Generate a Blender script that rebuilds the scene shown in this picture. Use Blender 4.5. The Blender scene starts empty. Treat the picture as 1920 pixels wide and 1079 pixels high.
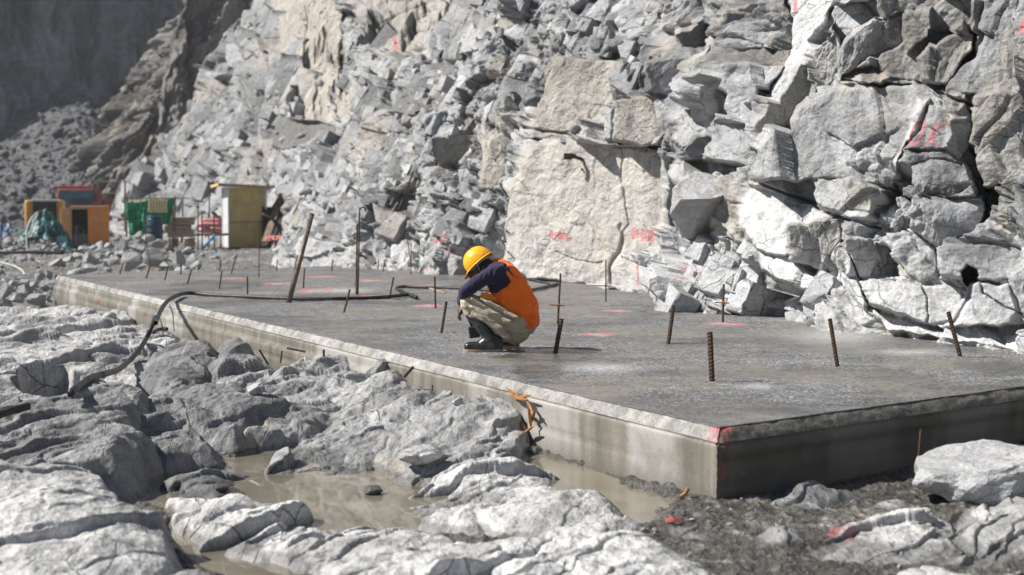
import bpy, bmesh, math, random
import numpy as np
from mathutils import Vector, Matrix, Euler

# ------------------------------------------------------------------ camera, world, sun, exposure
S = bpy.context.scene
COL = S.collection
FPX, CX, CY, CAMZ = 1920 * 50 / 36.0, 960.0, 539.5, 1.33
PITCH = math.atan2(539.5 - 377.0, FPX)
cam_data = bpy.data.cameras.new('camera')
cam_data.lens, cam_data.sensor_width = 50.0, 36.0
cam_data.clip_start, cam_data.clip_end = 0.05, 2000.0
cam_data.dof.use_dof = True
cam_data.dof.focus_distance = 12.2
cam_data.dof.aperture_fstop = 2.0
cam = bpy.data.objects.new('camera', cam_data)
cam.location = (0, 0, CAMZ)
cam.rotation_euler = (math.pi / 2 - PITCH, 0, 0)
COL.objects.link(cam)
S.camera = cam

SUN_EL, SUN_AZ = math.radians(44), math.radians(183)      # azimuth: direction to the sun, counter-clockwise from +X
sdir = Vector((math.cos(SUN_EL) * math.cos(SUN_AZ), math.cos(SUN_EL) * math.sin(SUN_AZ), math.sin(SUN_EL)))
W = bpy.data.worlds.new('World')
S.world = W
W.use_nodes = True
wt = W.node_tree
sky = wt.nodes.new('ShaderNodeTexSky')
sky.sky_type = 'NISHITA'
sky.sun_disc = False
sky.sun_elevation = SUN_EL
sky.sun_rotation = math.pi / 2 - SUN_AZ
sky.altitude = 1500
wt.nodes['Background'].inputs['Strength'].default_value = 0.05
wt.links.new(sky.outputs[0], wt.nodes['Background'].inputs['Color'])
sun_data = bpy.data.lights.new('sun', 'SUN')
sun_data.energy = 4.9
sun_data.angle = math.radians(0.5)
sun_data.color = (1.0, 0.955, 0.89)
sun = bpy.data.objects.new('sun', sun_data)
sun.rotation_euler = sdir.to_track_quat('Z', 'Y').to_euler()
COL.objects.link(sun)
S.view_settings.view_transform = 'Standard'
S.view_settings.look = 'None'
S.view_settings.exposure = 0.66
S.view_settings.gamma = 1.0
S.cycles.max_bounces = 6
S.cycles.diffuse_bounces = 3
S.cycles.use_denoising = True

# ------------------------------------------------------------------ numeric helpers
FW = np.array([0, math.cos(PITCH), -math.sin(PITCH)])
UP = np.array([0, math.sin(PITCH), math.cos(PITCH)])
CAMP = np.array([0, 0, CAMZ])


def ray(px, py):
    px = np.asarray(px, float); py = np.asarray(py, float)
    xc = (px - CX) / FPX; yc = -(py - CY) / FPX
    return np.stack([xc, FW[1] + yc * UP[1], FW[2] + yc * UP[2]], -1)


def at_z(px, py, z=0.0):
    r = ray(px, py)
    t = (z - CAMZ) / r[..., 2]
    return CAMP + r * np.asarray(t)[..., None]


def at_y(px, py, Y):
    r = ray(px, py)
    return CAMP + r * (Y / r[..., 1])[..., None]


def V(a):
    return Vector((float(a[0]), float(a[1]), float(a[2])))


def proj(P):
    q = P - CAMP
    d = q @ FW
    return CX + FPX * q[..., 0] / d, CY - FPX * (q @ UP) / d, d


def sstep(a, b, x):
    t = np.clip((x - a) / (b - a), 0, 1)
    return t * t * (3 - 2 * t)


def h2(ix, iy, seed):
    n = (ix.astype(np.int64) * 374761393 + iy.astype(np.int64) * 668265263 + seed * 1442695041) & 0xFFFFFFFF
    n = ((n ^ (n >> 13)) * 1274126177) & 0xFFFFFFFF
    n = ((n ^ (n >> 16)) * 2246822519) & 0xFFFFFFFF
    n = n ^ (n >> 15)
    return (n & 0xFFFFFF) / float(0x1000000)


def gnoise(x, y, seed=0):
    xi = np.floor(x); yi = np.floor(y)
    fx = x - xi; fy = y - yi
    u = fx * fx * fx * (fx * (fx * 6 - 15) + 10); v = fy * fy * fy * (fy * (fy * 6 - 15) + 10)
    def g(ox, oy):
        a = h2(xi + ox, yi + oy, seed) * (2 * math.pi)
        return np.cos(a) * (fx - ox) + np.sin(a) * (fy - oy)
    return ((g(0, 0) * (1 - u) + g(1, 0) * u) * (1 - v) + (g(0, 1) * (1 - u) + g(1, 1) * u) * v) * 1.5


def fbm(x, y, seed=0, octv=4, gain=0.5, lac=2.03):
    r = np.zeros_like(x); a = 1.0
    for i in range(octv):
        r += a * gnoise(x, y, seed + i * 17)
        x = x * lac + 3.1; y = y * lac + 1.7; a *= gain
    return r


def facet(x, y, sx, sy, rot, seed, tilt=0.9, off=0.5, groove=0.25, gw=0.06, jit=0.9, tone=False):
    """broken-rock relief: every Voronoi cell is a flat face of its own tilt and depth, joints between cells are cut in"""
    c, s = math.cos(rot), math.sin(rot)
    X = (x * c + y * s) / sx; Y = (-x * s + y * c) / sy
    xi = np.floor(X); yi = np.floor(Y)
    f1 = np.full(X.shape, 9.0); f2 = np.full(X.shape, 9.0)
    bx = np.zeros_like(X); by = np.zeros_like(X); dx = np.zeros_like(X); dy = np.zeros_like(X)
    for oy in (-1, 0, 1):
        for ox in (-1, 0, 1):
            cx_ = xi + ox; cy_ = yi + oy
            px_ = cx_ + 0.5 + jit * (h2(cx_, cy_, seed) - 0.5); py_ = cy_ + 0.5 + jit * (h2(cx_, cy_, seed + 1) - 0.5)
            ex = X - px_; ey = Y - py_
            d = np.maximum(np.abs(ex), np.abs(ey)) * 0.5 + np.sqrt(ex * ex + ey * ey) * 0.6
            m = d < f1
            f2 = np.where(m, f1, np.minimum(f2, d)); f1 = np.where(m, d, f1)
            bx = np.where(m, cx_, bx); by = np.where(m, cy_, by); dx = np.where(m, ex, dx); dy = np.where(m, ey, dy)
    gx = (h2(bx, by, seed + 2) - 0.5) * 2 * tilt; gy = (h2(bx, by, seed + 3) - 0.5) * 2 * tilt
    o = (h2(bx, by, seed + 4) - 0.5) * 2 * off
    h = o + gx * dx + gy * dy - groove * np.exp(-((f2 - f1) / gw) ** 2)
    return (h * min(sx, sy), h2(bx, by, seed + 5)) if tone else h * min(sx, sy)


def blocks(x, y, sx, sy, rot, seed, k=1.8, tilt=.5, off=.5, fill=.62):
    """union of tilted, flat-topped blocks with sloping broken sides (continuous); returns height and a tone per block"""
    c, s = math.cos(rot), math.sin(rot)
    X = (x * c + y * s) / sx; Y = (-x * s + y * c) / sy
    xi = np.floor(X); yi = np.floor(Y)
    H = np.full(X.shape, -9.0); tn = np.zeros_like(X)
    for oy in (-1, 0, 1):
        for ox in (-1, 0, 1):
            cx_ = xi + ox; cy_ = yi + oy
            ex = X - (cx_ + .5 + .85 * (h2(cx_, cy_, seed) - .5)); ey = Y - (cy_ + .5 + .85 * (h2(cx_, cy_, seed + 1) - .5))
            a = (h2(cx_, cy_, seed + 6) - .5) * 1.3
            ca, sa = np.cos(a), np.sin(a)
            u = np.abs(ex * ca + ey * sa); v = np.abs(-ex * sa + ey * ca)
            d = np.maximum(np.maximum(u, v), (u + v) * .74)
            o = (h2(cx_, cy_, seed + 4) - .5) * 2 * off
            gx = (h2(cx_, cy_, seed + 2) - .5) * 2 * tilt; gy = (h2(cx_, cy_, seed + 3) - .5) * 2 * tilt
            top = o + gx * ex + gy * ey
            r = fill * (.65 + .7 * h2(cx_, cy_, seed + 7))
            h = np.minimum(top, o + k * (r - d))
            m = h > H
            H = np.where(m, h, H); tn = np.where(m, h2(cx_, cy_, seed + 5), tn)
    return H * min(sx, sy), tn


def poly_sd(x, y, poly):
    """signed distance to a polygon, positive inside"""
    poly = np.asarray(poly, float)
    d = np.full(x.shape, 1e18); ins = np.zeros(x.shape, bool)
    n = len(poly)
    for i in range(n):
        ax, ay = poly[i]; bx, by = poly[(i + 1) % n]
        ex, ey = bx - ax, by - ay
        wx, wy = x - ax, y - ay
        t = np.clip((wx * ex + wy * ey) / (ex * ex + ey * ey + 1e-12), 0, 1)
        d = np.minimum(d, (wx - t * ex) ** 2 + (wy - t * ey) ** 2)
        if ey != 0:
            c = ((ay > y) != (by > y)) & (x < (bx - ax) * (y - ay) / (by - ay) + ax)
            ins ^= c
    d = np.sqrt(d)
    return np.where(ins, d, -d)


def seg_d(x, y, pts):
    d = np.full(x.shape, 1e9)
    for (ax, ay), (bx, by) in zip(pts[:-1], pts[1:]):
        ex, ey = bx - ax, by - ay
        t = np.clip(((x - ax) * ex + (y - ay) * ey) / (ex * ex + ey * ey + 1e-9), 0, 1)
        d = np.minimum(d, np.hypot(x - ax - t * ex, y - ay - t * ey))
    return d


def crom(pts, n):
    """Catmull-Rom curve through the points, n samples"""
    p = np.asarray(pts, float)
    p = np.vstack([2 * p[0] - p[1], p, 2 * p[-1] - p[-2]])
    m = len(p) - 3
    t = np.linspace(0, m - 1e-9, n); i = t.astype(int); f = (t - i)[:, None]
    a, b, c, d = p[i], p[i + 1], p[i + 2], p[i + 3]
    return 0.5 * (2 * b + (c - a) * f + (2 * a - 5 * b + 4 * c - d) * f ** 2 + (3 * b - a - 3 * c + d) * f ** 3)


# ------------------------------------------------------------------ object helpers
def tag(o, label=None, cat=None, group=None, kind=None):
    if label: o['label'] = label
    if cat: o['category'] = cat
    if group: o['group'] = group
    if kind: o['kind'] = kind
    return o


def link(name, me, mat=None, parent=None, smooth=False):
    o = bpy.data.objects.new(name, me)
    COL.objects.link(o)
    if mat is not None:
        me.materials.append(mat)
    if smooth:
        me.polygons.foreach_set('use_smooth', np.ones(len(me.polygons), bool))
    if parent is not None:
        o.parent = parent
    return o


def empty(name, loc=(0, 0, 0), rz=0.0, label=None, cat=None, group=None):
    o = bpy.data.objects.new(name, None)
    o.empty_display_size = 0.1
    o.location = loc
    o.rotation_euler = (0, 0, rz)
    COL.objects.link(o)
    return tag(o, label, cat, group)


def grid_mesh(name, P, attrs=None, flip=False):
    """a mesh from a (rows, cols, 3) array of points; attrs: name -> (rows, cols, 4) colours"""
    nr, nc = P.shape[:2]
    me = bpy.data.meshes.new(name)
    idx = np.arange(nr * nc).reshape(nr, nc)
    q = np.stack([idx[:-1, :-1], idx[:-1, 1:], idx[1:, 1:], idx[1:, :-1]], -1).reshape(-1, 4)
    if flip:
        q = q[:, ::-1]
    nf = len(q)
    me.vertices.add(nr * nc)
    me.vertices.foreach_set('co', P.reshape(-1).astype(np.float32))
    me.loops.add(nf * 4)
    me.loops.foreach_set('vertex_index', q.reshape(-1).astype(np.int32))
    me.polygons.add(nf)
    me.polygons.foreach_set('loop_start', np.arange(0, nf * 4, 4, dtype=np.int32))
    me.update(calc_edges=True)
    for k, a in (attrs or {}).items():
        at = me.attributes.new(k, 'FLOAT_COLOR', 'POINT')
        at.data.foreach_set('color', a.reshape(-1).astype(np.float32))
    return me


# ------------------------------------------------------------------ material helpers
class NT:
    def __init__(s, name):
        s.m = bpy.data.materials.new(name)
        s.m.use_nodes = True
        s.t = s.m.node_tree
        s.b = s.t.nodes['Principled BSDF']
        s.out = s.t.nodes['Material Output']
        s.co = s.t.nodes.new('ShaderNodeTexCoord').outputs['Object']

    def n(s, typ, **kw):
        nd = s.t.nodes.new('ShaderNode' + typ)
        for k, v in kw.items():
            setattr(nd, k, v)
        return nd

    def put(s, sock, v):
        if hasattr(v, 'is_output'):
            s.t.links.new(v, sock)
        else:
            sock.default_value = v

    def map(s, scale=(1, 1, 1), rot=(0, 0, 0), loc=(0, 0, 0), co=None):
        nd = s.n('Mapping')
        s.put(nd.inputs['Vector'], co or s.co)
        nd.inputs['Scale'].default_value = scale
        nd.inputs['Rotation'].default_value = rot
        nd.inputs['Location'].default_value = loc
        return nd.outputs[0]

    def noise(s, scale, detail=4, rough=0.55, co=None, dist=0.0):
        nd = s.n('TexNoise')
        s.put(nd.inputs['Vector'], co or s.co)
        nd.inputs['Scale'].default_value = scale
        nd.inputs['Detail'].default_value = detail
        nd.inputs['Roughness'].default_value = rough
        nd.inputs['Distortion'].default_value = dist
        return nd.outputs['Fac']

    def voro(s, scale, feature='F1', co=None, out='Distance', rnd=1.0):
        nd = s.n('TexVoronoi', feature=feature)
        s.put(nd.inputs['Vector'], co or s.co)
        nd.inputs['Scale'].default_value = scale
        nd.inputs['Randomness'].default_value = rnd
        return nd.outputs[out]

    def ramp(s, fac, a, b, lo=0.0, hi=1.0):
        nd = s.n('MapRange')
        nd.interpolation_type = 'SMOOTHSTEP'
        s.put(nd.inputs['Value'], fac)
        nd.inputs['From Min'].default_value = a
        nd.inputs['From Max'].default_value = b
        nd.inputs['To Min'].default_value = lo
        nd.inputs['To Max'].default_value = hi
        return nd.outputs[0]

    def math(s, op, a, b=0.0, c=0.0):
        nd = s.n('Math', operation=op)
        for i, v in enumerate((a, b, c)):
            s.put(nd.inputs[i], v)
        return nd.outputs[0]

    def mix(s, fac, a, b, mode='MIX'):
        nd = s.n('Mix', data_type='RGBA', blend_type=mode)
        s.put(nd.inputs[0], fac)
        for i, v in ((6, a), (7, b)):
            if not hasattr(v, 'is_output') and len(v) == 3:
                v = (*v, 1)
            s.put(nd.inputs[i], v)
        return nd.outputs[2]

    def grey(s, v):
        nd = s.n('CombineColor')
        for i in range(3):
            s.put(nd.inputs[i], v)
        return nd.outputs[0]

    def attr(s, name):
        nd = s.n('Attribute', attribute_name=name)
        sep = s.n('SeparateColor')
        s.put(sep.inputs[0], nd.outputs['Color'])
        return sep.outputs[0], sep.outputs[1], sep.outputs[2], nd.outputs['Alpha']

    def bump(s, h, strength=0.5, dist=0.02, nrm=None):
        nd = s.n('Bump')
        s.put(nd.inputs['Height'], h)
        nd.inputs['Strength'].default_value = strength
        nd.inputs['Distance'].default_value = dist
        if nrm is not None:
            s.put(nd.inputs['Normal'], nrm)
        return nd.outputs[0]

    def done(s, color, rough=0.8, normal=None, metal=0.0, spec=0.5):
        s.put(s.b.inputs['Base Color'], color if hasattr(color, 'is_output') else (*color[:3], 1))
        s.put(s.b.inputs['Roughness'], rough)
        s.b.inputs['Metallic'].default_value = metal
        s.b.inputs['Specular IOR Level'].default_value = spec
        if normal is not None:
            s.put(s.b.inputs['Normal'], normal)
        return s.m


def rock_material(name, lo, hi, beige=(0.44, 0.40, 0.345), dirt=(0.16, 0.155, 0.15), mask=None, bump=1.0, scale=1.0, pale=(0.58, 0.58, 0.575), streak=0.0):
    """fractured gneiss; mask attribute: R beige face, G dirt, B red spray paint, A pale dust"""
    t = NT(name)
    n1 = t.noise(0.9 * scale, 5, 0.6)
    n2 = t.noise(5.0 * scale, 6, 0.65)
    n3 = t.noise(38 * scale, 4, 0.7)
    n4 = t.noise(120 * scale, 2, 0.6)
    band = t.noise(3.0 * scale, 5, 0.7, co=t.map((0.7, 1.0, 6.0), rot=(0.5, 0.35, 0.0)), dist=0.6)
    f = t.math('ADD', t.math('MULTIPLY', t.ramp(n1, 0.3, 0.7), 0.45), t.math('MULTIPLY', t.ramp(n2, 0.3, 0.7), 0.35))
    f = t.math('ADD', f, t.math('MULTIPLY', t.ramp(band, 0.35, 0.65), 0.2))
    c = t.mix(f, lo, hi)
    if mask:
        r, g, b, a = t.attr(mask)
        tn = t.attr('tone')[0]
        c = t.mix(1.0, c, t.grey(t.ramp(tn, 0, 1, .36, 1.26)), 'MULTIPLY')
        stk = t.noise(1.0, 5, .65, co=t.map((2.6 * scale, 2.6 * scale, .28 * scale), rot=(.06, .1, 0)))
        beige = t.mix(t.ramp(stk, .32, .68), tuple(.52 * q for q in beige), tuple(1.1 * q for q in beige))
        c = t.mix(t.math('MULTIPLY', r, t.ramp(n2, 0.25, 0.6, 0.5, 1.0)), c, beige)
        c = t.mix(t.math('MULTIPLY', a, t.ramp(n2, 0.3, 0.6, 0.3, 1.0)), c, pale)
        dm = t.ramp(t.math('ADD', g, t.math('MULTIPLY', t.math('SUBTRACT', n2, 0.5), 0.9)), 0.35, 0.65)
        c = t.mix(dm, c, dirt)
    wv = t.n('VectorMath', operation='ADD')
    nz = t.n('TexNoise'); t.put(nz.inputs['Vector'], t.co); nz.inputs['Scale'].default_value = 2.5 * scale; nz.inputs['Detail'].default_value = 5
    sc = t.n('VectorMath', operation='SCALE'); t.put(sc.inputs[0], nz.outputs['Color']); sc.inputs['Scale'].default_value = 0.55 / scale
    t.put(wv.inputs[0], t.map((1, 1, 1.7), rot=(0.3, 0.2, 0.5))); t.put(wv.inputs[1], sc.outputs[0])
    cr = t.voro(1.6 * scale, 'DISTANCE_TO_EDGE', co=wv.outputs[0])
    crk = t.math('MULTIPLY', t.ramp(cr, 0.0, 0.02, -0.7, 0), t.ramp(n1, 0.42, 0.6))
    if streak:
        sk = t.noise(1.0, 6, .65, co=t.map((streak, streak, streak * .13)), dist=.3)
        c = t.mix(1.0, c, t.grey(t.ramp(sk, .38, .62, .5, 1.5)), 'MULTIPLY')
    rust = t.ramp(t.noise(1.6 * scale, 5, 0.6, co=t.map((1, 1, 0.6), loc=(7, 3, 1))), 0.60, 0.74, 0, 0.5)
    c = t.mix(rust, c, (0.42, 0.34, 0.24))
    c = t.mix(t.math('MULTIPLY', crk, -.75), c, (.05, .05, .05))
    speck = t.math('ADD', t.ramp(n3, 0.25, 0.75, 0.72, 1.2), t.ramp(n4, 0.3, 0.7, -0.12, 0.12))
    c = t.mix(1.0, c, t.grey(speck), 'MULTIPLY')
    if mask:
        pm = t.ramp(t.math('ADD', b, t.math('MULTIPLY', t.math('SUBTRACT', t.math('MULTIPLY', t.math('ADD', n3, n2), .5), 0.5), 2.4)), 0.3, 0.85, 0, 0.72)
        c = t.mix(pm, c, (0.50, 0.12, 0.14))
    hgt = t.math('ADD', t.math('MULTIPLY', n2, 0.8), t.math('MULTIPLY', n3, 0.35))
    hgt = t.math('ADD', hgt, t.math('ADD', crk, t.math('MULTIPLY', band, 0.12)))
    chip = t.math('ADD', t.math('MULTIPLY', t.voro(3.4 * scale, co=wv.outputs[0]), .9), t.math('MULTIPLY', t.voro(9.5 * scale, co=wv.outputs[0]), .45))
    hgt = t.math('ADD', hgt, chip)
    nb = t.bump(hgt, 0.6 * bump, 0.05 / scale)
    nb = t.bump(n4, 0.25 * bump, 0.006, nb)
    return t.done(c, 0.85, nb, spec=0.25)

# ------------------------------------------------------------------ the cliff
M_CLIFF = rock_material('cliff_rock', (0.20, 0.205, 0.215), (0.46, 0.465, 0.47), mask='rock')
M_GROUND = None

CLIFF_PATH = [(8.2, 3.5), (6.6, 8.0), (4.75, 12.6), (3.05, 15.4), (2.05, 18.2), (1.95, 20.6), (0.0, 24.8), (-3.7, 29.8),
              (-6.0, 38), (-8.9, 49), (-13.5, 60), (-22, 80), (-23, 88), (-16, 104)]


def build_cliff():
    dense = crom(CLIFF_PATH, 6000)
    ds = np.hypot(*np.diff(dense, axis=0).T)
    sl = np.concatenate([[0], np.cumsum(ds)])
    bx, _, bd = proj(np.column_stack([dense, np.zeros(len(dense))]))
    w = np.abs(np.diff(bx)) * 0.55 + ds * FPX / np.maximum(bd[1:], 10) * 0.45
    w = np.minimum(w, 3.0)
    w[bx[1:] > 2000] *= 0.2
    cw = np.concatenate([[0], np.cumsum(w)]); cw /= cw[-1]
    NU, NV, NT_ = 2150, 570, 40
    k = np.interp(np.linspace(0, 1, NU), cw, np.arange(len(dense)))
    cx = np.interp(k, np.arange(len(dense)), dense[:, 0]); cy = np.interp(k, np.arange(len(dense)), dense[:, 1])
    s = np.interp(k, np.arange(len(dense)), sl)
    # smooth normals from a smoothed path
    sm = crom(CLIFF_PATH, 240)
    kern = np.ones(17) / 17
    smx = np.convolve(np.pad(sm[:, 0], 8, 'edge'), kern, 'valid'); smy = np.convolve(np.pad(sm[:, 1], 8, 'edge'), kern, 'valid')
    tx = np.gradient(smx); ty = np.gradient(smy); L = np.hypot(tx, ty); tx /= L; ty /= L
    kk = k / (len(dense) - 1) * 239
    tx = np.interp(kk, np.arange(240), tx); ty = np.interp(kk, np.arange(240), ty)
    nx, ny = -ty, tx
    bpx, bpy_, bd = proj(np.column_stack([cx, cy, np.zeros(NU)]))
    dist = np.hypot(cx, cy)
    cot1 = np.interp(dist, [8, 14, 17, 19.5, 21, 25, 28, 32, 50, 85], [0.16, 0.2, 0.25, 0.15, 0.14, 0.2, 0.62, 0.78, 0.72, 0.62])
    cot2 = np.interp(dist, [8, 14, 17, 20, 25, 30, 50], [0.25, 0.35, 0.75, 0.85, 0.85, 0.8, 0.62])
    hk = np.interp(dist, [8, 14, 17, 20, 25, 30, 50], [3.0, 2.9, 2.6, 3.1, 3.3, 3.0, 3.0])
    htop = dist * 0.155 + 1.6
    htop = htop * (1 + 0.155 * np.where(dist > 27, 0.72, 0.5)) + 0.4
    v = np.concatenate([np.linspace(0, 1, NV), 1 + 1.6 * (np.linspace(0, 1, NT_ + 1)[1:]) ** 1.6])[:, None]
    h = v * (htop + 0.9)[None, :] - 0.9
    hp = np.maximum(h, -0.2)
    R = cot1 * np.minimum(hp, hk) + cot2 * np.maximum(hp - hk, 0)
    lng = np.hypot(h, R) * np.sign(h)
    B = np.stack([cx - nx * R, cy - ny * R, h], -1)
    # beds run along the wall: the further the wall runs away, the longer its blocks
    vx, vy = cx / dist, cy / dist
    fs = np.clip(np.abs(tx * vy - ty * vx) * 1.5, .22, 1.0)
    sc = np.interp(dist, [22, 34, 50, 85], [1.0, 1.35, 1.7, 2.3])
    s = np.concatenate([[0], np.cumsum(np.diff(s) * fs[1:] / sc[1:])])
    s2 = np.broadcast_to(s, h.shape)
    lng = lng / sc[None, :]
    # broken relief
    wx = 0.26 * fbm(s2 * 0.6, lng * 0.6, 5, 2); wy = 0.26 * fbm(s2 * 0.6 + 9, lng * 0.6, 8, 2)
    X, Y = s2 + wx, lng + wy
    a = np.interp(dist, [12, 20, 27, 40, 80], [0.75, 0.8, .95, 1.0, 1.0])[None, :]
    big, tn1 = facet(X, Y, 2.7, 1.5, 0.95, 11, 1.0, 0.42, 0.08, 0.04, tone=True)
    mf, tn4 = facet(X, Y, 1.25, 0.72, 0.80, 15, 1.3, 0.36, 0.12, 0.045, tone=True)
    mid, tn2 = blocks(X, Y, 1.05, 0.56, 0.9, 21, 2.6, 1.1, .7, .5)
    sf = facet(X, Y, 0.46, 0.28, 0.4, 35, 1.5, 0.42, 0.18, 0.06)
    sml, tn3 = blocks(X + 0.1 * wy, Y, 0.48, 0.27, 0.5, 31, 3.0, 1.2, .8, .5)
    big = .38 * big + .30 * mf; mid = .55 * mid; sml = .62 * sml + .32 * sf
    tn2 = .5 * tn2 + .5 * tn4
    tone = np.clip(.5 + .38 * (tn1 - .5) + .62 * (tn2 - .5) + .55 * (tn3 - .5) + .22 * fbm(X * .4, Y * .5, 35, 3), 0, 1)
    tny = .8 * blocks(X, Y + 0.2 * wx, 0.22, 0.13, 1.1, 41, 3.0, 1.2, .8, .5)[0]
    mic = 0.018 * fbm(X * 5, Y * 5, 51, 4, 0.6)
    rub = sstep(-0.25, 0.35, fbm(s2 * 0.35, lng * 0.45, 61, 3) + np.interp(dist, [14, 19, 24, 27, 36, 50], [-0.45, -0.1, 0.0, 0.45, 0.35, 0.2])[None, :])
    far = np.interp(dist, [20, 30, 60], [1.0, 0.75, 0.5])[None, :]
    proc = sc[None, :] * (a * (big + mid * (0.5 + 0.5 * rub)) + far * (sml * (0.25 + 0.8 * rub) + tny * (0.2 + 0.6 * rub)) + mic)
    tone = tone * np.interp(dist, [24, 32, 80], [1, .8, .68])[None, :]
    N = np.stack([nx, ny, np.full(NU, 0.25)], -1); N /= np.linalg.norm(N, axis=1)[:, None]
    # joints open towards the pit: where the wall runs away, blocks step out along the wall as well as off it
    fw = np.interp(dist, [12, 20, 26, 34], [0.1, 0.2, 0.25, 0.25])[:, None]
    tc_ = np.stack([-cx, -cy, np.full(NU, 0.0)], -1); tc_ /= np.linalg.norm(tc_, axis=1)[:, None]
    N = N * (1 - fw) + tc_ * fw
    # authored faces, placed by where they stand on the wall
    px, py, t0 = proj(B)
    wpx = px + 4.5 * fbm(px / 45, py / 45, 71, 3, 0.45); wpy = py + 4.5 * fbm(px / 45 + 7, py / 45, 75, 3, 0.45)
    tf = -(.26 * sstep(1190, 1300, px) + .10 * sstep(930, 1000, px) * sstep(1300, 1190, px)) * (k[None, :] < len(dense) * .93) + 0 * t0
    keep = np.ones_like(t0)
    beige = np.zeros_like(t0); dirt = np.zeros_like(t0); pale = np.zeros_like(t0)
    rr = ray(px, py)
    ftone = np.full_like(t0, .6)
    lit = px > -500
    for item in CLIFF_FACES:
        poly, nrm, off, rough = item[:4]
        opt = item[4] if len(item) > 4 else {}
        poly = np.asarray(poly, float)
        x0, y0 = poly.min(0) - 30; x1, y1 = poly.max(0) + 30
        mk = (px > x0) & (px < x1) & (py > y0) & (py < y1) & (k[None, :] < len(dense) * 0.93)
        if not mk.any():
            continue
        sd = poly_sd(wpx[mk], wpy[mk], poly)
        c = poly.mean(0)
        j = np.argmin(np.where(mk, (px - c[0]) ** 2 + (py - c[1]) ** 2, 1e12))
        tc = t0.reshape(-1)[j]
        r_c = ray(*c)
        n = np.asarray(nrm, float); n /= np.linalg.norm(n)
        off = off if off < -.1 else .3 + (off - .3) * .65
        P0 = r_c * (tc - off)
        tt = (n @ P0) / np.minimum(rr[mk] @ n, -0.12)
        d = np.clip(tt - t0[mk], -1.1 - abs(off), 1.1 + abs(off))
        if off > -.1:
            d = -.3 + (d + .3) * 1.0
        e = opt.get('soft', 3.2)
        wgt = sstep(-e, e, sd)
        if 'flute' in opt:
            d = d + opt['flute'] * fbm(wpx[mk] / 17, wpy[mk] / 190, 151, 3)
        ftone[mk] = ftone[mk] * (1 - wgt) + opt.get('tone', .38 + .42 * ((len(poly) * 37 + int(c[0]) * 13 + int(c[1]) * 7) % 101) / 101) * wgt
        d = d + 0.06 * opt.get('crack', 1.0) * np.exp(-(sd / 2.6) ** 2)
        d = d + opt.get('round', 0.0) * np.exp(-np.maximum(sd, 0) / 14.0)
        tf[mk] = tf[mk] * (1 - wgt) + d * wgt
        keep[mk] = keep[mk] * (1 - wgt) + rough * wgt
        if 'beige' in opt: beige[mk] = beige[mk] * (1 - wgt) + opt['beige'] * wgt
        else: beige[mk] = beige[mk] * (1 - wgt)
        dirt[mk] = dirt[mk] * (1 - wgt) + opt.get('dirt', 0) * wgt
        pale[mk] = pale[mk] * (1 - wgt) + opt.get('pale', 0) * wgt
    for pts, depth, width in CLIFF_CRACKS:
        d = seg_d(wpx, wpy, pts)
        tf += .65 * depth * np.exp(-(d / (width * .8)) ** 2)
    own = .10 * facet(X, Y, .55, .36, .8, 131, 1.0, .5, .18, .05) + .07 * facet(X + .2 * wy, Y, .24, .15, .3, 135, 1.2, .6, .25, .07)
    proc = proc * np.minimum(keep, 1) + np.maximum(keep - .3, 0) * own * 2.2 + np.maximum(keep - 1, 0) * 1.6 * facet(X, Y, .62, .45, .6, 137, 1.2, .5, .2, .05) * .5
    P = CAMP + rr * (t0 + tf)[..., None] + N[None] * (proc + (0.035 * fbm(X * 1.6, Y * 1.6, 91, 5, 0.55)) * np.maximum(1 - keep, .15))[..., None]
    # paint marks and loose dirt on the flat ledges
    qx, qy, _ = proj(P)
    paint = np.zeros_like(px)
    for pts, wd in CLIFF_PAINT:
        xs = [p[0] for p in pts]; ys = [p[1] for p in pts]
        mk = (qx > min(xs) - 12) & (qx < max(xs) + 12) & (qy > min(ys) - 12) & (qy < max(ys) + 12)
        if mk.any():
            paint[mk] = np.maximum(paint[mk], 1 - sstep(wd * 0.5, wd * 1.5, seg_d(qx[mk], qy[mk], pts)))
    gu = np.gradient(P, axis=1); gv = np.gradient(P, axis=0)
    nn = np.cross(gu, gv); nn /= np.linalg.norm(nn, axis=-1)[..., None] + 1e-9
    up = np.abs(nn[..., 2])
    def blur(a):
        for ax in (0, 1):
            c = np.cumsum(np.pad(a, [(6, 5) if i == ax else (0, 0) for i in (0, 1)], 'edge'), axis=ax)
            sl_ = [slice(None)] * 2; sl2 = [slice(None)] * 2
            n_ = a.shape[ax]
            c = np.concatenate([np.zeros_like(np.take(c, [0], ax)), c], ax)
            sl_[ax] = slice(11, 11 + n_); sl2[ax] = slice(0, n_)
            a = (c[tuple(sl_)] - c[tuple(sl2)]) / 11
        return a
    upb = blur(up)
    dirt = np.maximum(dirt, sstep(0.72, 0.9, upb) * 0.75 * (hp > 0.4))
    dirt = np.maximum(dirt, 0.42 * sstep(0.25, 0.6, fbm(s2 * 0.5 + 4, lng * 0.9, 101, 4)) * (1 - (beige > 0.3)))
    pale = np.maximum(pale, np.interp(dist, [26, 40, 60], [.62, .45, .2])[None, :] * sstep(1.1, 0.0, h + 0.6 * fbm(s2, lng, 111, 3)) * (1 - dirt))
    beige = np.maximum(beige, 0.55 * sstep(0.25, 0.6, fbm(s2 * 0.6 + 14, lng * 0.6, 121, 3)))
    me = grid_mesh('cliff', P, {'rock': np.stack([beige, dirt, paint, pale], -1), 'tone': np.stack([tone * np.minimum(keep, 1) ** .3 + (1 - np.minimum(keep, 1) ** .3) * ftone] * 4, -1)})
    o = link('rock_cliff', me, M_CLIFF)
    tag(o, 'sunlit grey and beige blasted rock cliff rising behind the slab', 'cliff', kind='structure')
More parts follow.
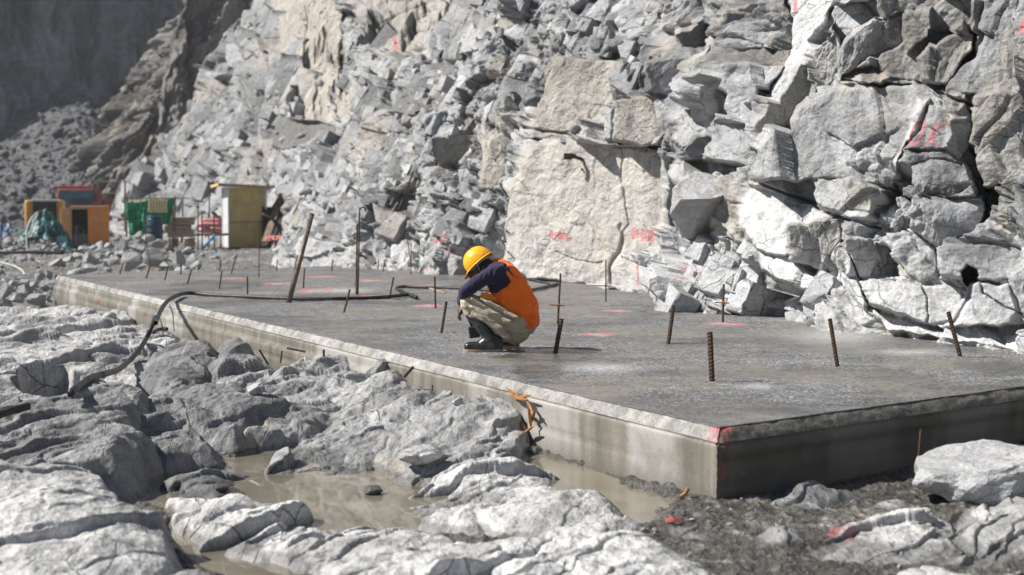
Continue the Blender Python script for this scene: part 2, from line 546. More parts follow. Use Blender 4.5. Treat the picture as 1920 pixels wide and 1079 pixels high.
    return P, nn, np.broadcast_to(dist, h.shape), h, sc, beige, dirt, tx, ty


# face orientations: L lit, B brighter (leaning back), D dark (turned right), U under-hang, M half lit, T ledge top
L_, B_, D_, U_, M_, T_ = (-.80, -.55, .25), (-.72, -.45, .5), (.42, -.88, -.05), (-.30, -.72, -.62), (-.32, -.9, .16), (-.35, -.30, .88)
F_ = (-.62, -.76, .12)


def c5(*p): return [(1360 + x * .6114, y * .6117) for x, y in p]
def c4(*p): return [(900 + x * .5561, y * .5561) for x, y in p]
def c3(*p): return [(500 + x * .4634, y * .4634) for x, y in p]


CLIFF_FACES = [
    # smooth panels of the far left
    (c3((30, 0), (215, -30), (240, 60), (240, 250), (280, 500), (130, 480), (140, 350), (135, 230), (50, 220)), (-.62, -.75, .1), .35, .12, dict(beige=.9, flute=.8, tone=.6)),
    (c3((215, -30), (300, 0), (310, 150), (330, 280), (385, 400), (290, 500), (262, 330), (240, 120)), (-.3, -.9, .1), .3, .2, dict(beige=.85, flute=.8, tone=.5)),
    (c3((300, 80), (350, 140), (395, 400), (340, 330)), D_, .25, .3),
    (c3((0, 240), (125, 235), (130, 330), (110, 430), (0, 440)), F_, .35, .4),
    (c3((10, 480), (270, 500), (290, 540), (100, 610), (0, 590)), T_, .0, .35, dict(dirt=1.0)),
    (c3((350, 0), (470, 0), (510, 200), (430, 190), (370, 120)), F_, .1, .4, dict(beige=.5, flute=.5, tone=.45)),
    (c3((470, 0), (640, 0), (660, 130), (560, 190), (515, 210)), M_, .0, .4, dict(beige=.7, flute=.6, tone=.4)),
    (c3((640, 0), (760, 0), (740, 80), (690, 140), (655, 120)), F_, .05, .4, dict(beige=.8, flute=.4, tone=.5)),
    (c3((480, 430), (620, 370), (770, 350), (790, 400), (640, 460), (560, 470)), T_, .1, .35, dict(dirt=.75)),
    (c3((620, 470), (720, 440), (725, 480), (690, 550), (630, 560)), M_, .25, .25),
    (c3((660, 560), (770, 525), (730, 640), (670, 665)), D_, .2, .3),
    (c3((750, 250), (840, 200), (835, 240), (770, 350), (745, 300)), F_, .2, .3),
    (c3((880, 190), (965, 180), (950, 230), (860, 280)), M_, .2, .3),
    (c3((820, 90), (1080, 60), (1080, 130), (900, 200), (740, 250)), T_, .1, .5, dict(pale=.5)),
    # centre panels
    (c4((0, 480), (80, 460), (100, 600), (40, 640), (0, 640)), F_, .1, .15, dict(beige=.8)),
    (c4((240, 180), (470, 215), (440, 330), (330, 470), (180, 470), (185, 400), (210, 250)), (-.66, -.72, .16), .15, .1, dict(beige=.75, tone=.68)),
    (c4((470, 200), (555, 215), (560, 300), (460, 320), (440, 310)), M_, .15, .5),
    (c4((110, 610), (200, 480), (330, 475), (470, 495), (610, 510), (612, 720), (570, 850), (560, 975), (430, 965), (160, 945), (80, 900), (80, 690)), (-.74, -.66, .10), .1, .1, dict(beige=1.0, pale=.35, tone=.78)),
    (c4((610, 510), (660, 540), (650, 720), (600, 760), (612, 700)), D_, .12, .5),
    (c4((445, 340), (500, 325), (590, 330), (612, 460), (570, 497), (450, 470)), F_, .25, .12, dict(beige=.7)),
    (c4((405, 380), (442, 350), (447, 470), (408, 470)), L_, .18, .3),
    (c4((590, 470), (625, 460), (612, 505), (575, 500)), D_, -.25, .2),
    (c4((330, 470), (610, 497), (612, 512), (330, 482)), U_, -.05, .2, dict(crack=.5)),
    (c4((550, 205), (640, 190), (740, 185), (700, 235), (640, 310), (570, 305)), (-.2, -.95, -.05), .35, .3),
    (c4((640, 270), (700, 235), (690, 300), (645, 300)), D_, .15, .3),
    (c4((330, 180), (370, 90), (430, 65), (450, 155), (420, 185)), F_, .25, .3),
    (c4((450, 120), (540, 120), (540, 150), (460, 165)), M_, .2, .3),
    (c4((470, 40), (560, 0), (560, 100), (470, 110)), F_, .1, .3),
    (c4((556, 0), (604, 0), (600, 70), (570, 120), (556, 60)), L_, .3, .2, dict(beige=.4)),
    (c4((604, 0), (770, -10), (765, 60), (690, 110), (600, 100)), M_, .15, .25),
    (c4((640, 110), (760, 60), (750, 150), (680, 160)), D_, .1, .35),
    (c4((0, 20), (80, 20), (80, 60), (0, 100)), D_, .2, .4),
    (c4((250, 130), (330, 60), (370, 60), (300, 180)), L_, .25, .3),
    # outcrop between the panels and the big wall
    (c4((770, 110), (800, 120), (700, 360), (690, 370), (720, 250)), L_, .35, .15, dict(pale=.5)),
    (c4((660, 410), (690, 370), (770, 370), (830, 405), (770, 450), (690, 500), (660, 470)), B_, .35, .3, dict(pale=.4)),
    (c4((690, 500), (770, 450), (805, 480), (805, 530), (715, 545)), D_, .35, .3),
    (c4((770, 290), (850, 280), (850, 395), (770, 395)), U_, .05, .4),
    (c4((640, 560), (660, 540), (900, 560), (900, 590), (690, 620), (655, 640)), T_, .15, .4, dict(pale=.5)),
    (c4((585, 760), (640, 735), (640, 870), (600, 990), (565, 985), (575, 870)), M_, .3, .8, dict(dirt=.15)),
    (c4((640, 800), (730, 810), (830, 800), (940, 840), (971, 900), (971, 1080), (640, 1040), (615, 990), (620, 880)), F_, .35, 1.7, dict(pale=.45)),
    (c5((0, 200), (60, 195), (175, 190), (130, 300), (85, 345), (60, 380), (10, 290)), F_, .4, .25, dict(pale=.3)),
    (c5((0, 285), (12, 290), (45, 365), (0, 360)), D_, -.2, .2),
    (c5((60, 320), (85, 305), (110, 350), (85, 390), (60, 370)), L_, .45, .2),
    (c5((0, 150), (180, 140), (180, 190), (60, 195), (0, 210)), T_, .1, .3, dict(dirt=.9)),
    (c5((0, 0), (190, 0), (180, 130), (0, 170)), B_, .2, .9),
    (c5((40, 460), (120, 470), (110, 560), (70, 520)), M_, .25, .25),
    (c5((0, 380), (90, 390), (110, 470), (40, 460), (0, 440)), B_, .2, .6),
    # the big wall at the right
    (c5((350, -20), (770, -20), (775, 180), (700, 290), (600, 262), (400, 215), (350, 255), (320, 180), (300, 110), (330, 60)), (-.42, -.88, .1), .25, .55, dict(beige=.25, tone=.42)),
    (c5((345, 225), (350, 140), (460, 60), (560, 45), (540, 130), (430, 190), (365, 250)), (-.05, -.98, -.1), .5, .35, dict(dirt=.2)),
    (c5((330, 20), (470, -10), (460, 60), (350, 130), (325, 100)), L_, .45, .35),
    (c5((560, 40), (640, 30), (640, 120), (560, 160), (545, 130)), F_, .45, .35),
    (c5((590, 180), (740, 70), (765, 160), (690, 270), (610, 250)), M_, .4, .5, dict(beige=.45)),
    (c5((765, 0), (800, 0), (800, 130), (770, 190)), D_, .05, .5),
    (c5((800, -10), (920, -10), (925, 280), (790, 310), (740, 290), (770, 190), (800, 130)), (-.5, -.82, .15), .35, .45),
    (c5((355, 235), (455, 205), (520, 235), (455, 255), (390, 280), (355, 275)), T_, .5, .3),
    (c5((205, -10), (335, -10), (315, 60), (240, 140), (225, 185), (120, 345), (93, 385), (140, 260), (185, 170)), (-.86, -.42, .28), .35, .08, dict(pale=.8, tone=.85)),
    (c5((230, 165), (245, 290), (190, 372), (130, 438), (95, 395), (130, 345)), (.12, -.98, -.02), .35, .25, dict(beige=.5)),
    (c5((230, 135), (325, 110), (340, 220), (250, 280), (235, 200)), (-.3, -.92, .15), .3, .5, dict(beige=.3)),
    (c5((240, 290), (420, 255), (600, 265), (690, 312), (610, 330), (555, 420), (480, 572), (330, 545), (130, 568), (115, 470), (170, 400)), (-.70, -.68, .22), .45, .35, dict(pale=.15, tone=.66)),
    (c5((590, 300), (620, 300), (520, 545), (490, 570), (545, 430)), (-.85, -.5, .1), .36, .08, dict(pale=.9)),
    (c5((618, 315), (700, 335), (690, 465), (560, 458), (570, 430)), (-.55, -.8, .15), .45, .25),
    (c5((540, 470), (690, 460), (750, 480), (745, 515), (640, 490), (560, 510)), M_, .3, .3),
    (c5((690, 365), (772, 350), (772, 440), (740, 490), (668, 455), (685, 430)), (.25, -.95, -.15), .4, .25),
    (c5((565, 510), (640, 485), (740, 515), (783, 570), (705, 607), (600, 602), (565, 560)), (-.3, -.93, .2), .5, .15, dict(round=.12)),
    (c5((560, 605), (600, 612), (812, 622), (800, 700), (790, 725), (660, 768), (560, 700)), (-.18, -.97, .0), .52, .2, dict(round=.08)),
    (c5((740, 480), (780, 440), (815, 600), (790, 610), (780, 560)), D_, -.15, .3),
    (c5((770, 300), (925, 275), (925, 615), (860, 580), (815, 590), (770, 470)), (-.38, -.9, .12), .4, .5, dict(beige=.55, tone=.45)),
    (c5((805, 585), (862, 578), (845, 650), (805, 720), (765, 745), (805, 660)), D_, -.55, .1, dict(crack=.2)),
    (c5((860, 600), (925, 620), (925, 690), (850, 670)), F_, .35, .4),
    (c5((110, 560), (250, 545), (270, 620), (110, 575)), F_, .35, .4, dict(pale=.3)),
    (c5((250, 548), (380, 540), (480, 585), (450, 640), (440, 672), (340, 662), (270, 622)), L_, .5, .25, dict(pale=.3)),
    (c5((380, 545), (480, 580), (450, 660), (360, 640)), F_, .45, .25, dict(beige=.6)),
    (c5((480, 585), (560, 600), (560, 690), (490, 700), (440, 670), (450, 620)), M_, .15, .7, dict(dirt=.4)),
    (c5((88, 570), (270, 628), (345, 655), (205, 700), (195, 792), (100, 770), (45, 690), (60, 620)), B_, .5, .15, dict(pale=1.0)),
    (c5((195, 690), (345, 660), (362, 740), (290, 835), (205, 790)), (-.18, -.97, .02), .5, .25, dict(beige=.5)),
    (c5((345, 665), (480, 680), (480, 740), (370, 740)), M_, .3, .6),
    (c5((95, 765), (205, 790), (275, 850), (270, 890), (200, 880), (110, 830)), B_, .45, .2, dict(pale=.9)),
    (c5((370, 730), (440, 725), (480, 800), (455, 850), (365, 845)), (.2, -.95, -.1), .25, .3),
    (c5((455, 745), (500, 760), (540, 850), (440, 855), (480, 800)), D_, -.15, .2),
    (c5((485, 705), (570, 720), (600, 860), (545, 830)), F_, .4, .25),
    (c5((570, 700), (660, 768), (650, 850), (600, 862), (580, 790)), M_, .4, .25),
    (c5((360, 850), (450, 855), (430, 920), (420, 950)), L_, .4, .2),
    (c5((440, 862), (600, 868), (725, 880), (705, 985), (620, 995), (430, 930)), (-.62, -.74, .3), .45, .12, dict(pale=.5)),
    (c5((655, 765), (840, 745), (925, 765), (925, 860), (780, 858), (655, 850)), (-.5, -.82, .28), .5, .2),
    (c5((770, 860), (870, 870), (890, 960), (860, 1000), (700, 1005), (735, 900)), (-.6, -.75, .3), .5, .12, dict(pale=.3)),
    (c5((868, 830), (925, 800), (925, 980), (895, 960)), M_, .5, .25),
    (c5((728, 835), (748, 820), (770, 830), (768, 860), (735, 888)), D_, -.8, .02, dict(crack=.1)),
    (c5((735, 880), (765, 862), (715, 975), (690, 985)), D_, .32, .1, dict(crack=.2)),
    (c5((430, 940), (620, 1000), (700, 1010), (925, 985), (925, 1085), (700, 1045), (480, 1010)), T_, .25, .5, dict(pale=1.0)),
]
CLIFF_CRACKS = [
    (c4((470, 500), (480, 590), (498, 700), (500, 760), (455, 880), (440, 950)), .07, 3),
    (c4((475, 760), (490, 800), (450, 910), (445, 960)), .10, 5),
    (c4((180, 440), (300, 452), (345, 470), (470, 497), (610, 505)), .25, 3),
    (c4((260, 850), (330, 880), (420, 890)), .08, 2),
    (c4((480, 870), (560, 900)), .08, 2),
    (c4((80, 640), (80, 900)), .4, 5),
    (c5((195, 0), (185, 170), (140, 260), (93, 385)), .5, 5),
    (c5((355, 250), (600, 262), (690, 300), (780, 340)), .25, 3),
    (c5((110, 560), (330, 660), (450, 690)), .2, 2.5),
    (c5((480, 570), (560, 610), (800, 615)), .25, 3),
    (c5((555, 440), (520, 540), (480, 580), (450, 660)), .3, 4),
    (c5((770, 300), (770, 470), (815, 590)), .35, 4),
    (c5((360, 740), (430, 930), (470, 960)), .2, 2.5),
    (c5((600, 860), (620, 930), (610, 990)), .08, 1.6),
    (c5((780, 860), (790, 900), (890, 960)), .1, 2),
    (c5((650, 770), (660, 850)), .12, 2),
]


def spray(x, y, w, h, glyphs, slant=0.0):
    """strokes of hand-sprayed figures; each glyph is drawn in a 1 x 1 cell"""
    G = {'0': [[(.2, .1), (.75, .05), (.85, .5), (.75, .95), (.25, .95), (.12, .5), (.2, .1)]],
         '+': [[(.1, .5), (.9, .5)], [(.5, .2), (.5, .8)]],
         '6': [[(.75, .05), (.3, .35), (.15, .7), (.45, .97), (.85, .75), (.6, .5), (.2, .65)]],
         '8': [[(.5, .5), (.2, .25), (.5, .03), (.8, .25), (.5, .5), (.15, .75), (.5, .97), (.85, .75), (.5, .5)]],
         'K': [[(.2, 0), (.15, 1)], [(.85, .05), (.2, .55), (.85, 1)]], ' ': []}
    out = []
    n = len(glyphs)
    for i, g in enumerate(glyphs):
        for st in G[g]:
            out.append([(x + (i + a * .8) * w / n - slant * (b - .5) * h, y + b * h + (i / n) * 6) for a, b in st])
    return out


CLIFF_PAINT = [(st, 1.7) for st in spray(1031, 432, 38, 15, '0+006')]
CLIFF_PAINT += [(st, 1.7) for st in spray(1184, 427, 44, 22, '0+008')]
CLIFF_PAINT += [(st, 2.6) for st in spray(1706, 226, 70, 46, '0K', .35)]
CLIFF_PAINT += [([(1195, 490), (1196, 520), (1196, 535)], 1.5), ([(1268, 528), (1285, 508), (1300, 502)], 4), ([(1290, 505), (1312, 512), (1322, 520)], 4),
                ([(1302, 530), (1318, 522)], 4), ([(1246, 562), (1250, 578), (1262, 570)], 3), ([(803, 468), (812, 456), (826, 450), (838, 462), (840, 470)], 3),
                ([(822, 446), (834, 440)], 3), ([(730, 420), (727, 440)], 3), ([(1492, 0), (1490, 18)], 4), ([(1918, 40), (1912, 62)], 4),
                ([(1381, 516), (1384, 520)], 3), ([(738, 66), (744, 92)], 4), ([(770, 510), (800, 503)], 3), ([(850, 475), (862, 490)], 3)]
CP, CN, CD, CH, CSC, CBE, CDI, CTX, CTY = build_cliff()

# ------------------------------------------------------------------ bedrock floor of the pit
def xyz(pts, z):
    return at_z([p[0] for p in pts], [p[1] for p in pts], z)


WATER_Z = -0.455
WATER_POLY = [(90, 918), (300, 865), (460, 838), (560, 832), (700, 850), (800, 862), (960, 852), (1010, 850), (1130, 890), (1262, 945), (1200, 985), (1000, 1010), (700, 1010), (560, 985), (420, 975), (240, 950)]
POOL_POLY = [(318, 990), (400, 1000), (470, 1030), (560, 1079), (480, 1100), (390, 1070), (335, 1030)]
#      outline of the top in the photograph, height, slopes per metre (x, y), flank steepness, roundness, relief, paleness
ROCKS = [
    ([(-300, 590), (0, 585), (130, 578), (260, 592), (330, 622), (420, 680), (280, 705), (150, 690), (40, 720), (-100, 740), (-300, 740)], -.33, -.02, .0, 1.0, .25, 1.0, .8),
    ([(-200, 640), (100, 630), (240, 650), (200, 672), (0, 690), (-200, 700)], -.24, -.03, .02, .8, .2, 1.0, .9),
    ([(-300, 730), (-60, 735), (20, 738), (90, 742), (40, 770), (-60, 800), (-300, 810)], -.20, -.04, .0, .7, .15, 1.0, .35),
    ([(-260, 775), (-60, 760), (60, 738), (200, 733), (262, 748), (255, 790), (190, 835), (60, 872), (-60, 885), (-260, 890)], -.12, .02, .05, 1.5, .10, .8, .25),
    ([(255, 770), (330, 755), (390, 785), (395, 820), (300, 835), (230, 830)], -.24, -.10, .05, 1.7, .08, 1.0, .0),
    ([(262, 740), (330, 722), (470, 720), (520, 745), (430, 775), (330, 770)], -.17, .0, .03, 1.6, .10, 1.0, .1),
    ([(330, 735), (460, 690), (640, 676), (770, 690), (690, 745), (560, 790), (460, 800)], -.27, .03, .02, 1.4, .12, 1.4, .3),
    ([(470, 690), (600, 662), (700, 680), (830, 700), (700, 730), (540, 725)], -.215, .02, .0, .9, .12, 1.3, .5),
    ([(500, 838), (610, 760), (730, 695), (815, 705), (800, 765), (690, 838), (600, 850)], -.29, .14, .06, 1.6, .08, .9, .35),
    ([(640, 690), (740, 680), (830, 700), (870, 725), (800, 750), (700, 730)], -.185, .0, .02, 1.2, .1, 1.2, .3),
    ([(700, 828), (760, 790), (830, 748), (935, 738), (985, 758), (985, 800), (950, 842), (880, 856), (800, 862), (745, 852)], -.27, .02, .10, 2.2, .06, .7, .5),
    ([(270, 680), (310, 640), (375, 642), (410, 668), (350, 692)], -.19, .06, .05, 1.2, .12, 1.0, .0),
    ([(395, 672), (430, 645), (470, 652), (492, 680), (430, 690)], -.18, .05, .05, 1.2, .12, 1.2, .0),
    ([(560, 700), (620, 655), (690, 652), (700, 690), (640, 710)], -.22, .0, .0, 1.2, .1, 1.2, .2),
    ([(-120, 882), (60, 888), (150, 884), (235, 930), (302, 972), (322, 1005), (240, 1050), (130, 1100), (-120, 1150)], -.19, -.10, .02, 1.7, .10, .4, 1.0),
    ([(240, 968), (300, 972), (328, 1000), (300, 1020), (250, 1010)], -.26, .0, .0, 1.5, .05, .5, .6),
    ([(262, 928), (400, 922), (560, 938), (690, 950), (760, 975), (900, 1000), (1050, 990), (1130, 985), (1260, 1015), (1330, 1055), (1280, 1130), (560, 1150), (640, 1075), (560, 1040), (420, 990)], -.35, .0, -.05, 1.2, .10, .8, 1.0),
    ([(640, 1000), (900, 990), (1200, 1010), (1290, 1060), (1200, 1140), (640, 1140)], -.32, .02, -.05, .7, .12, .8, 1.0),
    ([(120, 1090), (240, 1045), (340, 1040), (480, 1068), (620, 1100), (640, 1200), (60, 1200)], -.33, -.05, -.05, .9, .08, .8, .8),
    ([(805, 895), (850, 868), (945, 858), (1020, 880), (1045, 908), (960, 920), (860, 918)], -.35, -.03, .06, .7, .10, .5, 1.0),
    ([(740, 935), (800, 905), (900, 915), (1000, 945), (900, 985), (780, 970)], -.385, .0, .0, .7, .1, .6, .9),
    ([(880, 945), (990, 908), (1115, 908), (1180, 945), (1190, 965), (1100, 985), (950, 975)], -.335, .02, .0, .9, .10, .5, 1.0),
    ([(1130, 1075), (1240, 1040), (1330, 1040), (1480, 1065), (1650, 1052), (1830, 1060), (1990, 1075), (1990, 1180), (1100, 1180)], -.345, .0, -.05, .7, .10, .8, 1.0),
    ([(1490, 1020), (1560, 1000), (1650, 955), (1735, 948), (1790, 975), (1765, 1022), (1650, 1030), (1560, 1030)], -.375, .02, .0, .5, .06, .5, .95),
    ([(1780, 940), (1900, 915), (2050, 930), (2050, 1030), (1860, 1010), (1800, 985)], -.33, .05, .02, .7, .10, 1.3, .7),
    ([(1440, 915), (1500, 898), (1590, 900), (1610, 915), (1520, 935), (1450, 935)], -.36, .0, .0, .8, .06, .8, .0),
    ([(1650, 870), (1700, 835), (1960, 800), (2100, 860), (1960, 900)], -.40, .0, .0, .8, .1, 1.0, .2),
    ([(1240, 985), (1290, 975), (1330, 990), (1310, 1005), (1260, 1005)], -.405, .0, .0, .6, .04, .4, .2),
    ([(1390, 1010), (1450, 985), (1520, 990), (1500, 1015), (1420, 1025)], -.395, .0, .0, .6, .05, .5, .6),
    ([(1640, 935), (1690, 925), (1720, 940), (1680, 950)], -.39, .0, .0, .6, .05, .5, .5),
    ([(1760, 1030), (1830, 1015), (1900, 1030), (1850, 1050), (1780, 1048)], -.39, .0, .0, .6, .05, .5, .8),
    ([(345, 905), (420, 895), (470, 915), (400, 935), (350, 930)], -.432, .0, .0, .2, .06, .6, .0),
]


def build_ground():
    px = np.concatenate([np.linspace(-1300, -60, 90)[:-1], np.linspace(-60, 1980, 1180), np.linspace(1980, 3200, 90)[1:]])
    q = np.concatenate([np.linspace(1500, 1130, 40)[:-1], np.linspace(1130, 560, 1150), np.linspace(560, 400, 150)[1:], [394, 389, 385, 382.5]])
    PX, QY = np.meshgrid(px, q)
    P = at_z(PX, QY, -0.35)
    x, y = P[..., 0].copy(), P[..., 1].copy()
    base = np.interp(y, [4, 9, 12, 18, 24, 28, 36, 45, 52, 60, 90, 140], [-.51, -.51, -.48, -.48, -.70, -.55, -.35, -.27, -.32, -.45, -.95, -1.2])
    wp_ = poly_sd(x + .06 * fbm(x * 4, y * 4, 15, 3), y + .10 * fbm(x * 4 + 3, y * 4, 17, 3), xyz(WATER_POLY, WATER_Z)[:, :2])
    near = sstep(13, 11, y)
    z = base * (1 - near) + near * (-.422 + .02 * fbm(x * 1.1, y * 1.1, 3, 4)) + (1 - near) * 0.05 * fbm(x * .8, y * .8, 3, 4)
    wq_ = poly_sd(x, y, xyz(POOL_POLY, WATER_Z)[:, :2])
    z = z - near * np.maximum(sstep(-.10, .16, wp_), sstep(-.06, .08, wq_)) * .115
    pale = np.zeros_like(x)
    wx = x + 0.07 * fbm(x * 1.6, y * 1.6, 7, 3, .5); wy = y + 0.10 * fbm(x * 1.6 + 5, y * 1.6, 9, 3, .5)
    rk = np.full_like(x, -9.0); relief = np.zeros_like(x)
    for poly, zt, gx, gy, flank, rnd, rel, pl in ROCKS:
        pw = xyz(poly, zt)[:, :2]
        c = pw.mean(0)
        reach = 1.2
        mk = (x > pw[:, 0].min() - reach) & (x < pw[:, 0].max() + reach) & (y > pw[:, 1].min() - reach) & (y < pw[:, 1].max() + reach)
        if not mk.any():
            continue
        sd = poly_sd(wx[mk], wy[mk], pw)
        h = zt + gx * (x[mk] - c[0]) + gy * (y[mk] - c[1])
        h = h - flank * np.maximum(-sd, 0) - rnd * np.exp(-np.maximum(sd, 0) / 0.10) * 0.55
        b = h > rk[mk]
        rk[mk] = np.where(b, h, rk[mk]); pale[mk] = np.where(b, pl, pale[mk]); relief[mk] = np.where(b, rel, relief[mk])
    # bedding planes of the gneiss: thin sheets running from near-left to far-right, split and stepped
    rot = 0.95
    l1, tn1 = facet(wx, wy, 1.9, .75, rot, 201, .65, .5, .08, .03, tone=True)
    l2, tn2 = facet(wx, wy, .95, .30, rot + .1, 211, .75, .5, .16, .045, tone=True)
    l3 = blocks(wx, wy, .62, .26, rot + .3, 217, 2.6, .9, .6, .48)[0]
    tone = np.clip(.5 + .5 * (tn1 - .5) + .5 * (tn2 - .5) + .35 * fbm(x * 1.2, y * 1.2, 213, 4), 0, 1)
    lay = .125 * l1 + .115 * l2 + .12 * l3 + \
          .12 * blocks(wx, wy, .30, .13, rot + .25, 221, 2.6, .9, .6, .48)[0]
    msk = sstep(-.1, .45, fbm(x * .8, y * .6, 227, 3))
    lay = lay + msk * (.34 * facet(wx, wy, 2.2, .15, rot + .04, 215, .35, .6, .25, .06))
    fin = .032 * fbm(x * 1.3, y * 1.3, 245, 3, .45) + 0.010 * fbm(x * 6, y * 6, 231, 5, .6) + .014 * np.abs(fbm(x * 2.3, y * 2.3, 241, 4, .5))
    for _ in range(1):                                          # worn edges
        lay[1:-1] = .25 * lay[:-2] + .5 * lay[1:-1] + .25 * lay[2:]
        lay[:, 1:-1] = .25 * lay[:, :-2] + .5 * lay[:, 1:-1] + .25 * lay[:, 2:]
    isr = sstep(-.02, .03, rk - z)
    z = np.maximum(z, rk)
    z = z + isr * ((.35 + .75 * relief) * lay * 1.1 + fin * .8) + (1 - isr) * (0.016 * fbm(x * 6, y * 6, 251, 5, .62) + .02 * np.maximum(0, fbm(x * 9, y * 9, 255, 3)) ** 2)
    # rubble further back
    z = z + sstep(19, 25, y) * .07 * fbm(x * 1.1, y * 1.1, 265, 5, .6)
    z = z + .35 * sstep(-5.5, -3.2, x) * sstep(27, 30, y)
    # drill pit in the strata
    hx, hy, _ = proj(np.stack([x, y, z], -1))
    pm_ = (hx > -30) & (hx < 200) & (hy > 660) & (hy < 760) & (y > 9.5) & (y < 15)
    pit = poly_sd(hx[pm_] + 5 * fbm(x[pm_] * 4, y[pm_] * 4, 297, 3), hy[pm_] + 3 * fbm(x[pm_] * 4, y[pm_] * 4, 299, 3), [(18, 712), (58, 688), (118, 688), (150, 706), (148, 728), (95, 742), (45, 734)])
    z[pm_] -= .38 * sstep(-3, 9, pit)
    # keep the floor under the slab
    sl = poly_sd(x, y, SLAB_XY)
    z = np.where(sl > .05, np.minimum(z, -.62), z)
    wet = sstep(-.385, -.428, z + .015 * fbm(x * 3, y * 3, 281, 3)) * (1 - isr * .3) * sstep(16, 12, y)
    wet = np.maximum(wet, sstep(0.15, .5, fbm(x * .9, y * 1.3, 291, 4)) * .45 * isr * (1 - pale))
    wet = np.maximum(wet, .8 * sstep(.16, .02, -sl) * (sl < .05) * (1 - pale) * sstep(17, 13, y))
    far = sstep(18, 24, y) * .75 * sstep(.5, -.2, fbm(x * .35, y * .35, 295, 3)) * sstep(-5, -7, x + 0 * y)
    dirt = np.maximum(far, (1 - isr) * sstep(24, 18, y) * .9)
    P = np.stack([x, y, z], -1)
    qx, qy, _ = proj(P)
    paint = np.zeros_like(x)
    for pts in ([(1560, 1000), (1600, 992), (1640, 985)], [(1588, 1010), (1600, 1004)], [(1610, 996), (1625, 1003)]):
        paint = np.maximum(paint, .75 - .75 * sstep(5, 16, seg_d(qx, qy, pts)))
    me = grid_mesh('ground', P, {'rock': np.stack([wet, dirt, paint, pale * isr], -1), 'tone': np.stack([tone] * 4, -1)}, flip=True)
    o = link('ground', me, M_GROUND, smooth=False)
    tag(o, 'pale split bedrock floor with mud between the sheets', 'ground', kind='structure')
    return x, y, z


def ground_material():
    t = NT('bedrock')
    r, g, b, a = t.attr('rock')
    n1 = t.noise(1.1, 5, .6); n2 = t.noise(6, 6, .65); n3 = t.noise(45, 4, .7); n4 = t.noise(150, 2, .6)
    band = t.noise(3.2, 5, .7, co=t.map((3.2, .8, 2.0), rot=(0, 0, -.62)), dist=.5)
    f = t.math('ADD', t.math('MULTIPLY', t.ramp(n1, .3, .7), .3), t.math('ADD', t.math('MULTIPLY', t.ramp(n2, .3, .7), .35), t.math('MULTIPLY', t.ramp(band, .35, .65), .35)))
    c = t.mix(f, (.11, .112, .118), (.33, .33, .328))
    c = t.mix(t.math('MULTIPLY', a, t.ramp(n2, .25, .55, .35, 1)), c, t.mix(f, (.40, .395, .385), (.63, .625, .61)))
    c = t.mix(1.0, c, t.grey(t.ramp(t.attr('tone')[0], 0, 1, .66, 1.18)), 'MULTIPLY')
    c = t.mix(t.ramp(t.noise(1.3, 5, .6, co=t.map(loc=(4, 2, 0))), .62, .74, 0, .55), c, (.42, .34, .23))
    dm = t.ramp(t.math('ADD', g, t.math('MULTIPLY', t.math('SUBTRACT', n2, .5), .8)), .35, .65)
    c = t.mix(dm, c, t.mix(t.ramp(t.math('ADD', t.math('MULTIPLY', n3, .4), t.math('MULTIPLY', n2, .6)), .35, .65), (.09, .084, .073), (.20, .188, .168)))
    peb = t.voro(28, 'F1', out='Color')
    sp = t.n('SeparateColor'); t.put(sp.inputs[0], peb)
    c = t.mix(t.math('MULTIPLY', dm, t.ramp(sp.outputs[0], .9, .93, 0, .7)), c, (.30, .29, .275))
    nz = t.n('TexNoise'); t.put(nz.inputs['Vector'], t.co); nz.inputs['Scale'].default_value = 1.6; nz.inputs['Detail'].default_value = 5
    scv = t.n('VectorMath', operation='SCALE'); t.put(scv.inputs[0], nz.outputs['Color']); scv.inputs['Scale'].default_value = .35
    wv = t.n('VectorMath', operation='ADD'); t.put(wv.inputs[0], t.map((1.5, .7, 1), rot=(0, 0, -.62))); t.put(wv.inputs[1], scv.outputs[0])
    crk = t.math('MULTIPLY', t.ramp(t.voro(1.5, 'DISTANCE_TO_EDGE', co=wv.outputs[0]), 0, .010, 1, 0), t.math('MULTIPLY', t.ramp(n1, .5, .6), t.ramp(dm, 0, 1, 1, 0)))
    c = t.mix(t.math('MULTIPLY', crk, .5), c, (.06, .06, .058))
    speck = t.math('ADD', t.ramp(n3, .25, .75, .74, 1.2), t.ramp(n4, .3, .7, -.1, .1))
    c = t.mix(1.0, c, t.grey(speck), 'MULTIPLY')
    wm = t.ramp(t.math('ADD', r, t.math('MULTIPLY', t.math('SUBTRACT', n2, .5), .6)), .3, .7)
    c = t.mix(wm, c, t.mix(.55, (0, 0, 0), c))
    pm = t.ramp(t.math('ADD', b, t.math('MULTIPLY', t.math('SUBTRACT', n2, .5), 2.4)), .45, .95, 0, .5)
    c = t.mix(pm, c, (.52, .14, .16))
    h = t.math('ADD', t.math('MULTIPLY', n2, 1.1), t.math('ADD', t.math('MULTIPLY', n3, .4), t.math('SUBTRACT', t.math('MULTIPLY', band, .5), crk)))
    chip = t.math('ADD', t.math('MULTIPLY', t.voro(4.5, co=wv.outputs[0]), .8), t.math('MULTIPLY', t.voro(13, co=wv.outputs[0]), .45))
    nb = t.bump(t.math('ADD', h, chip), .8, .035)
    nb = t.bump(t.math('ADD', n4, t.math('MULTIPLY', t.math('MULTIPLY', dm, sp.outputs[1]), 2.0)), .35, .006, nb)
    return t.done(c, t.ramp(wm, 0, 1, .85, .32), nb, spec=.3)


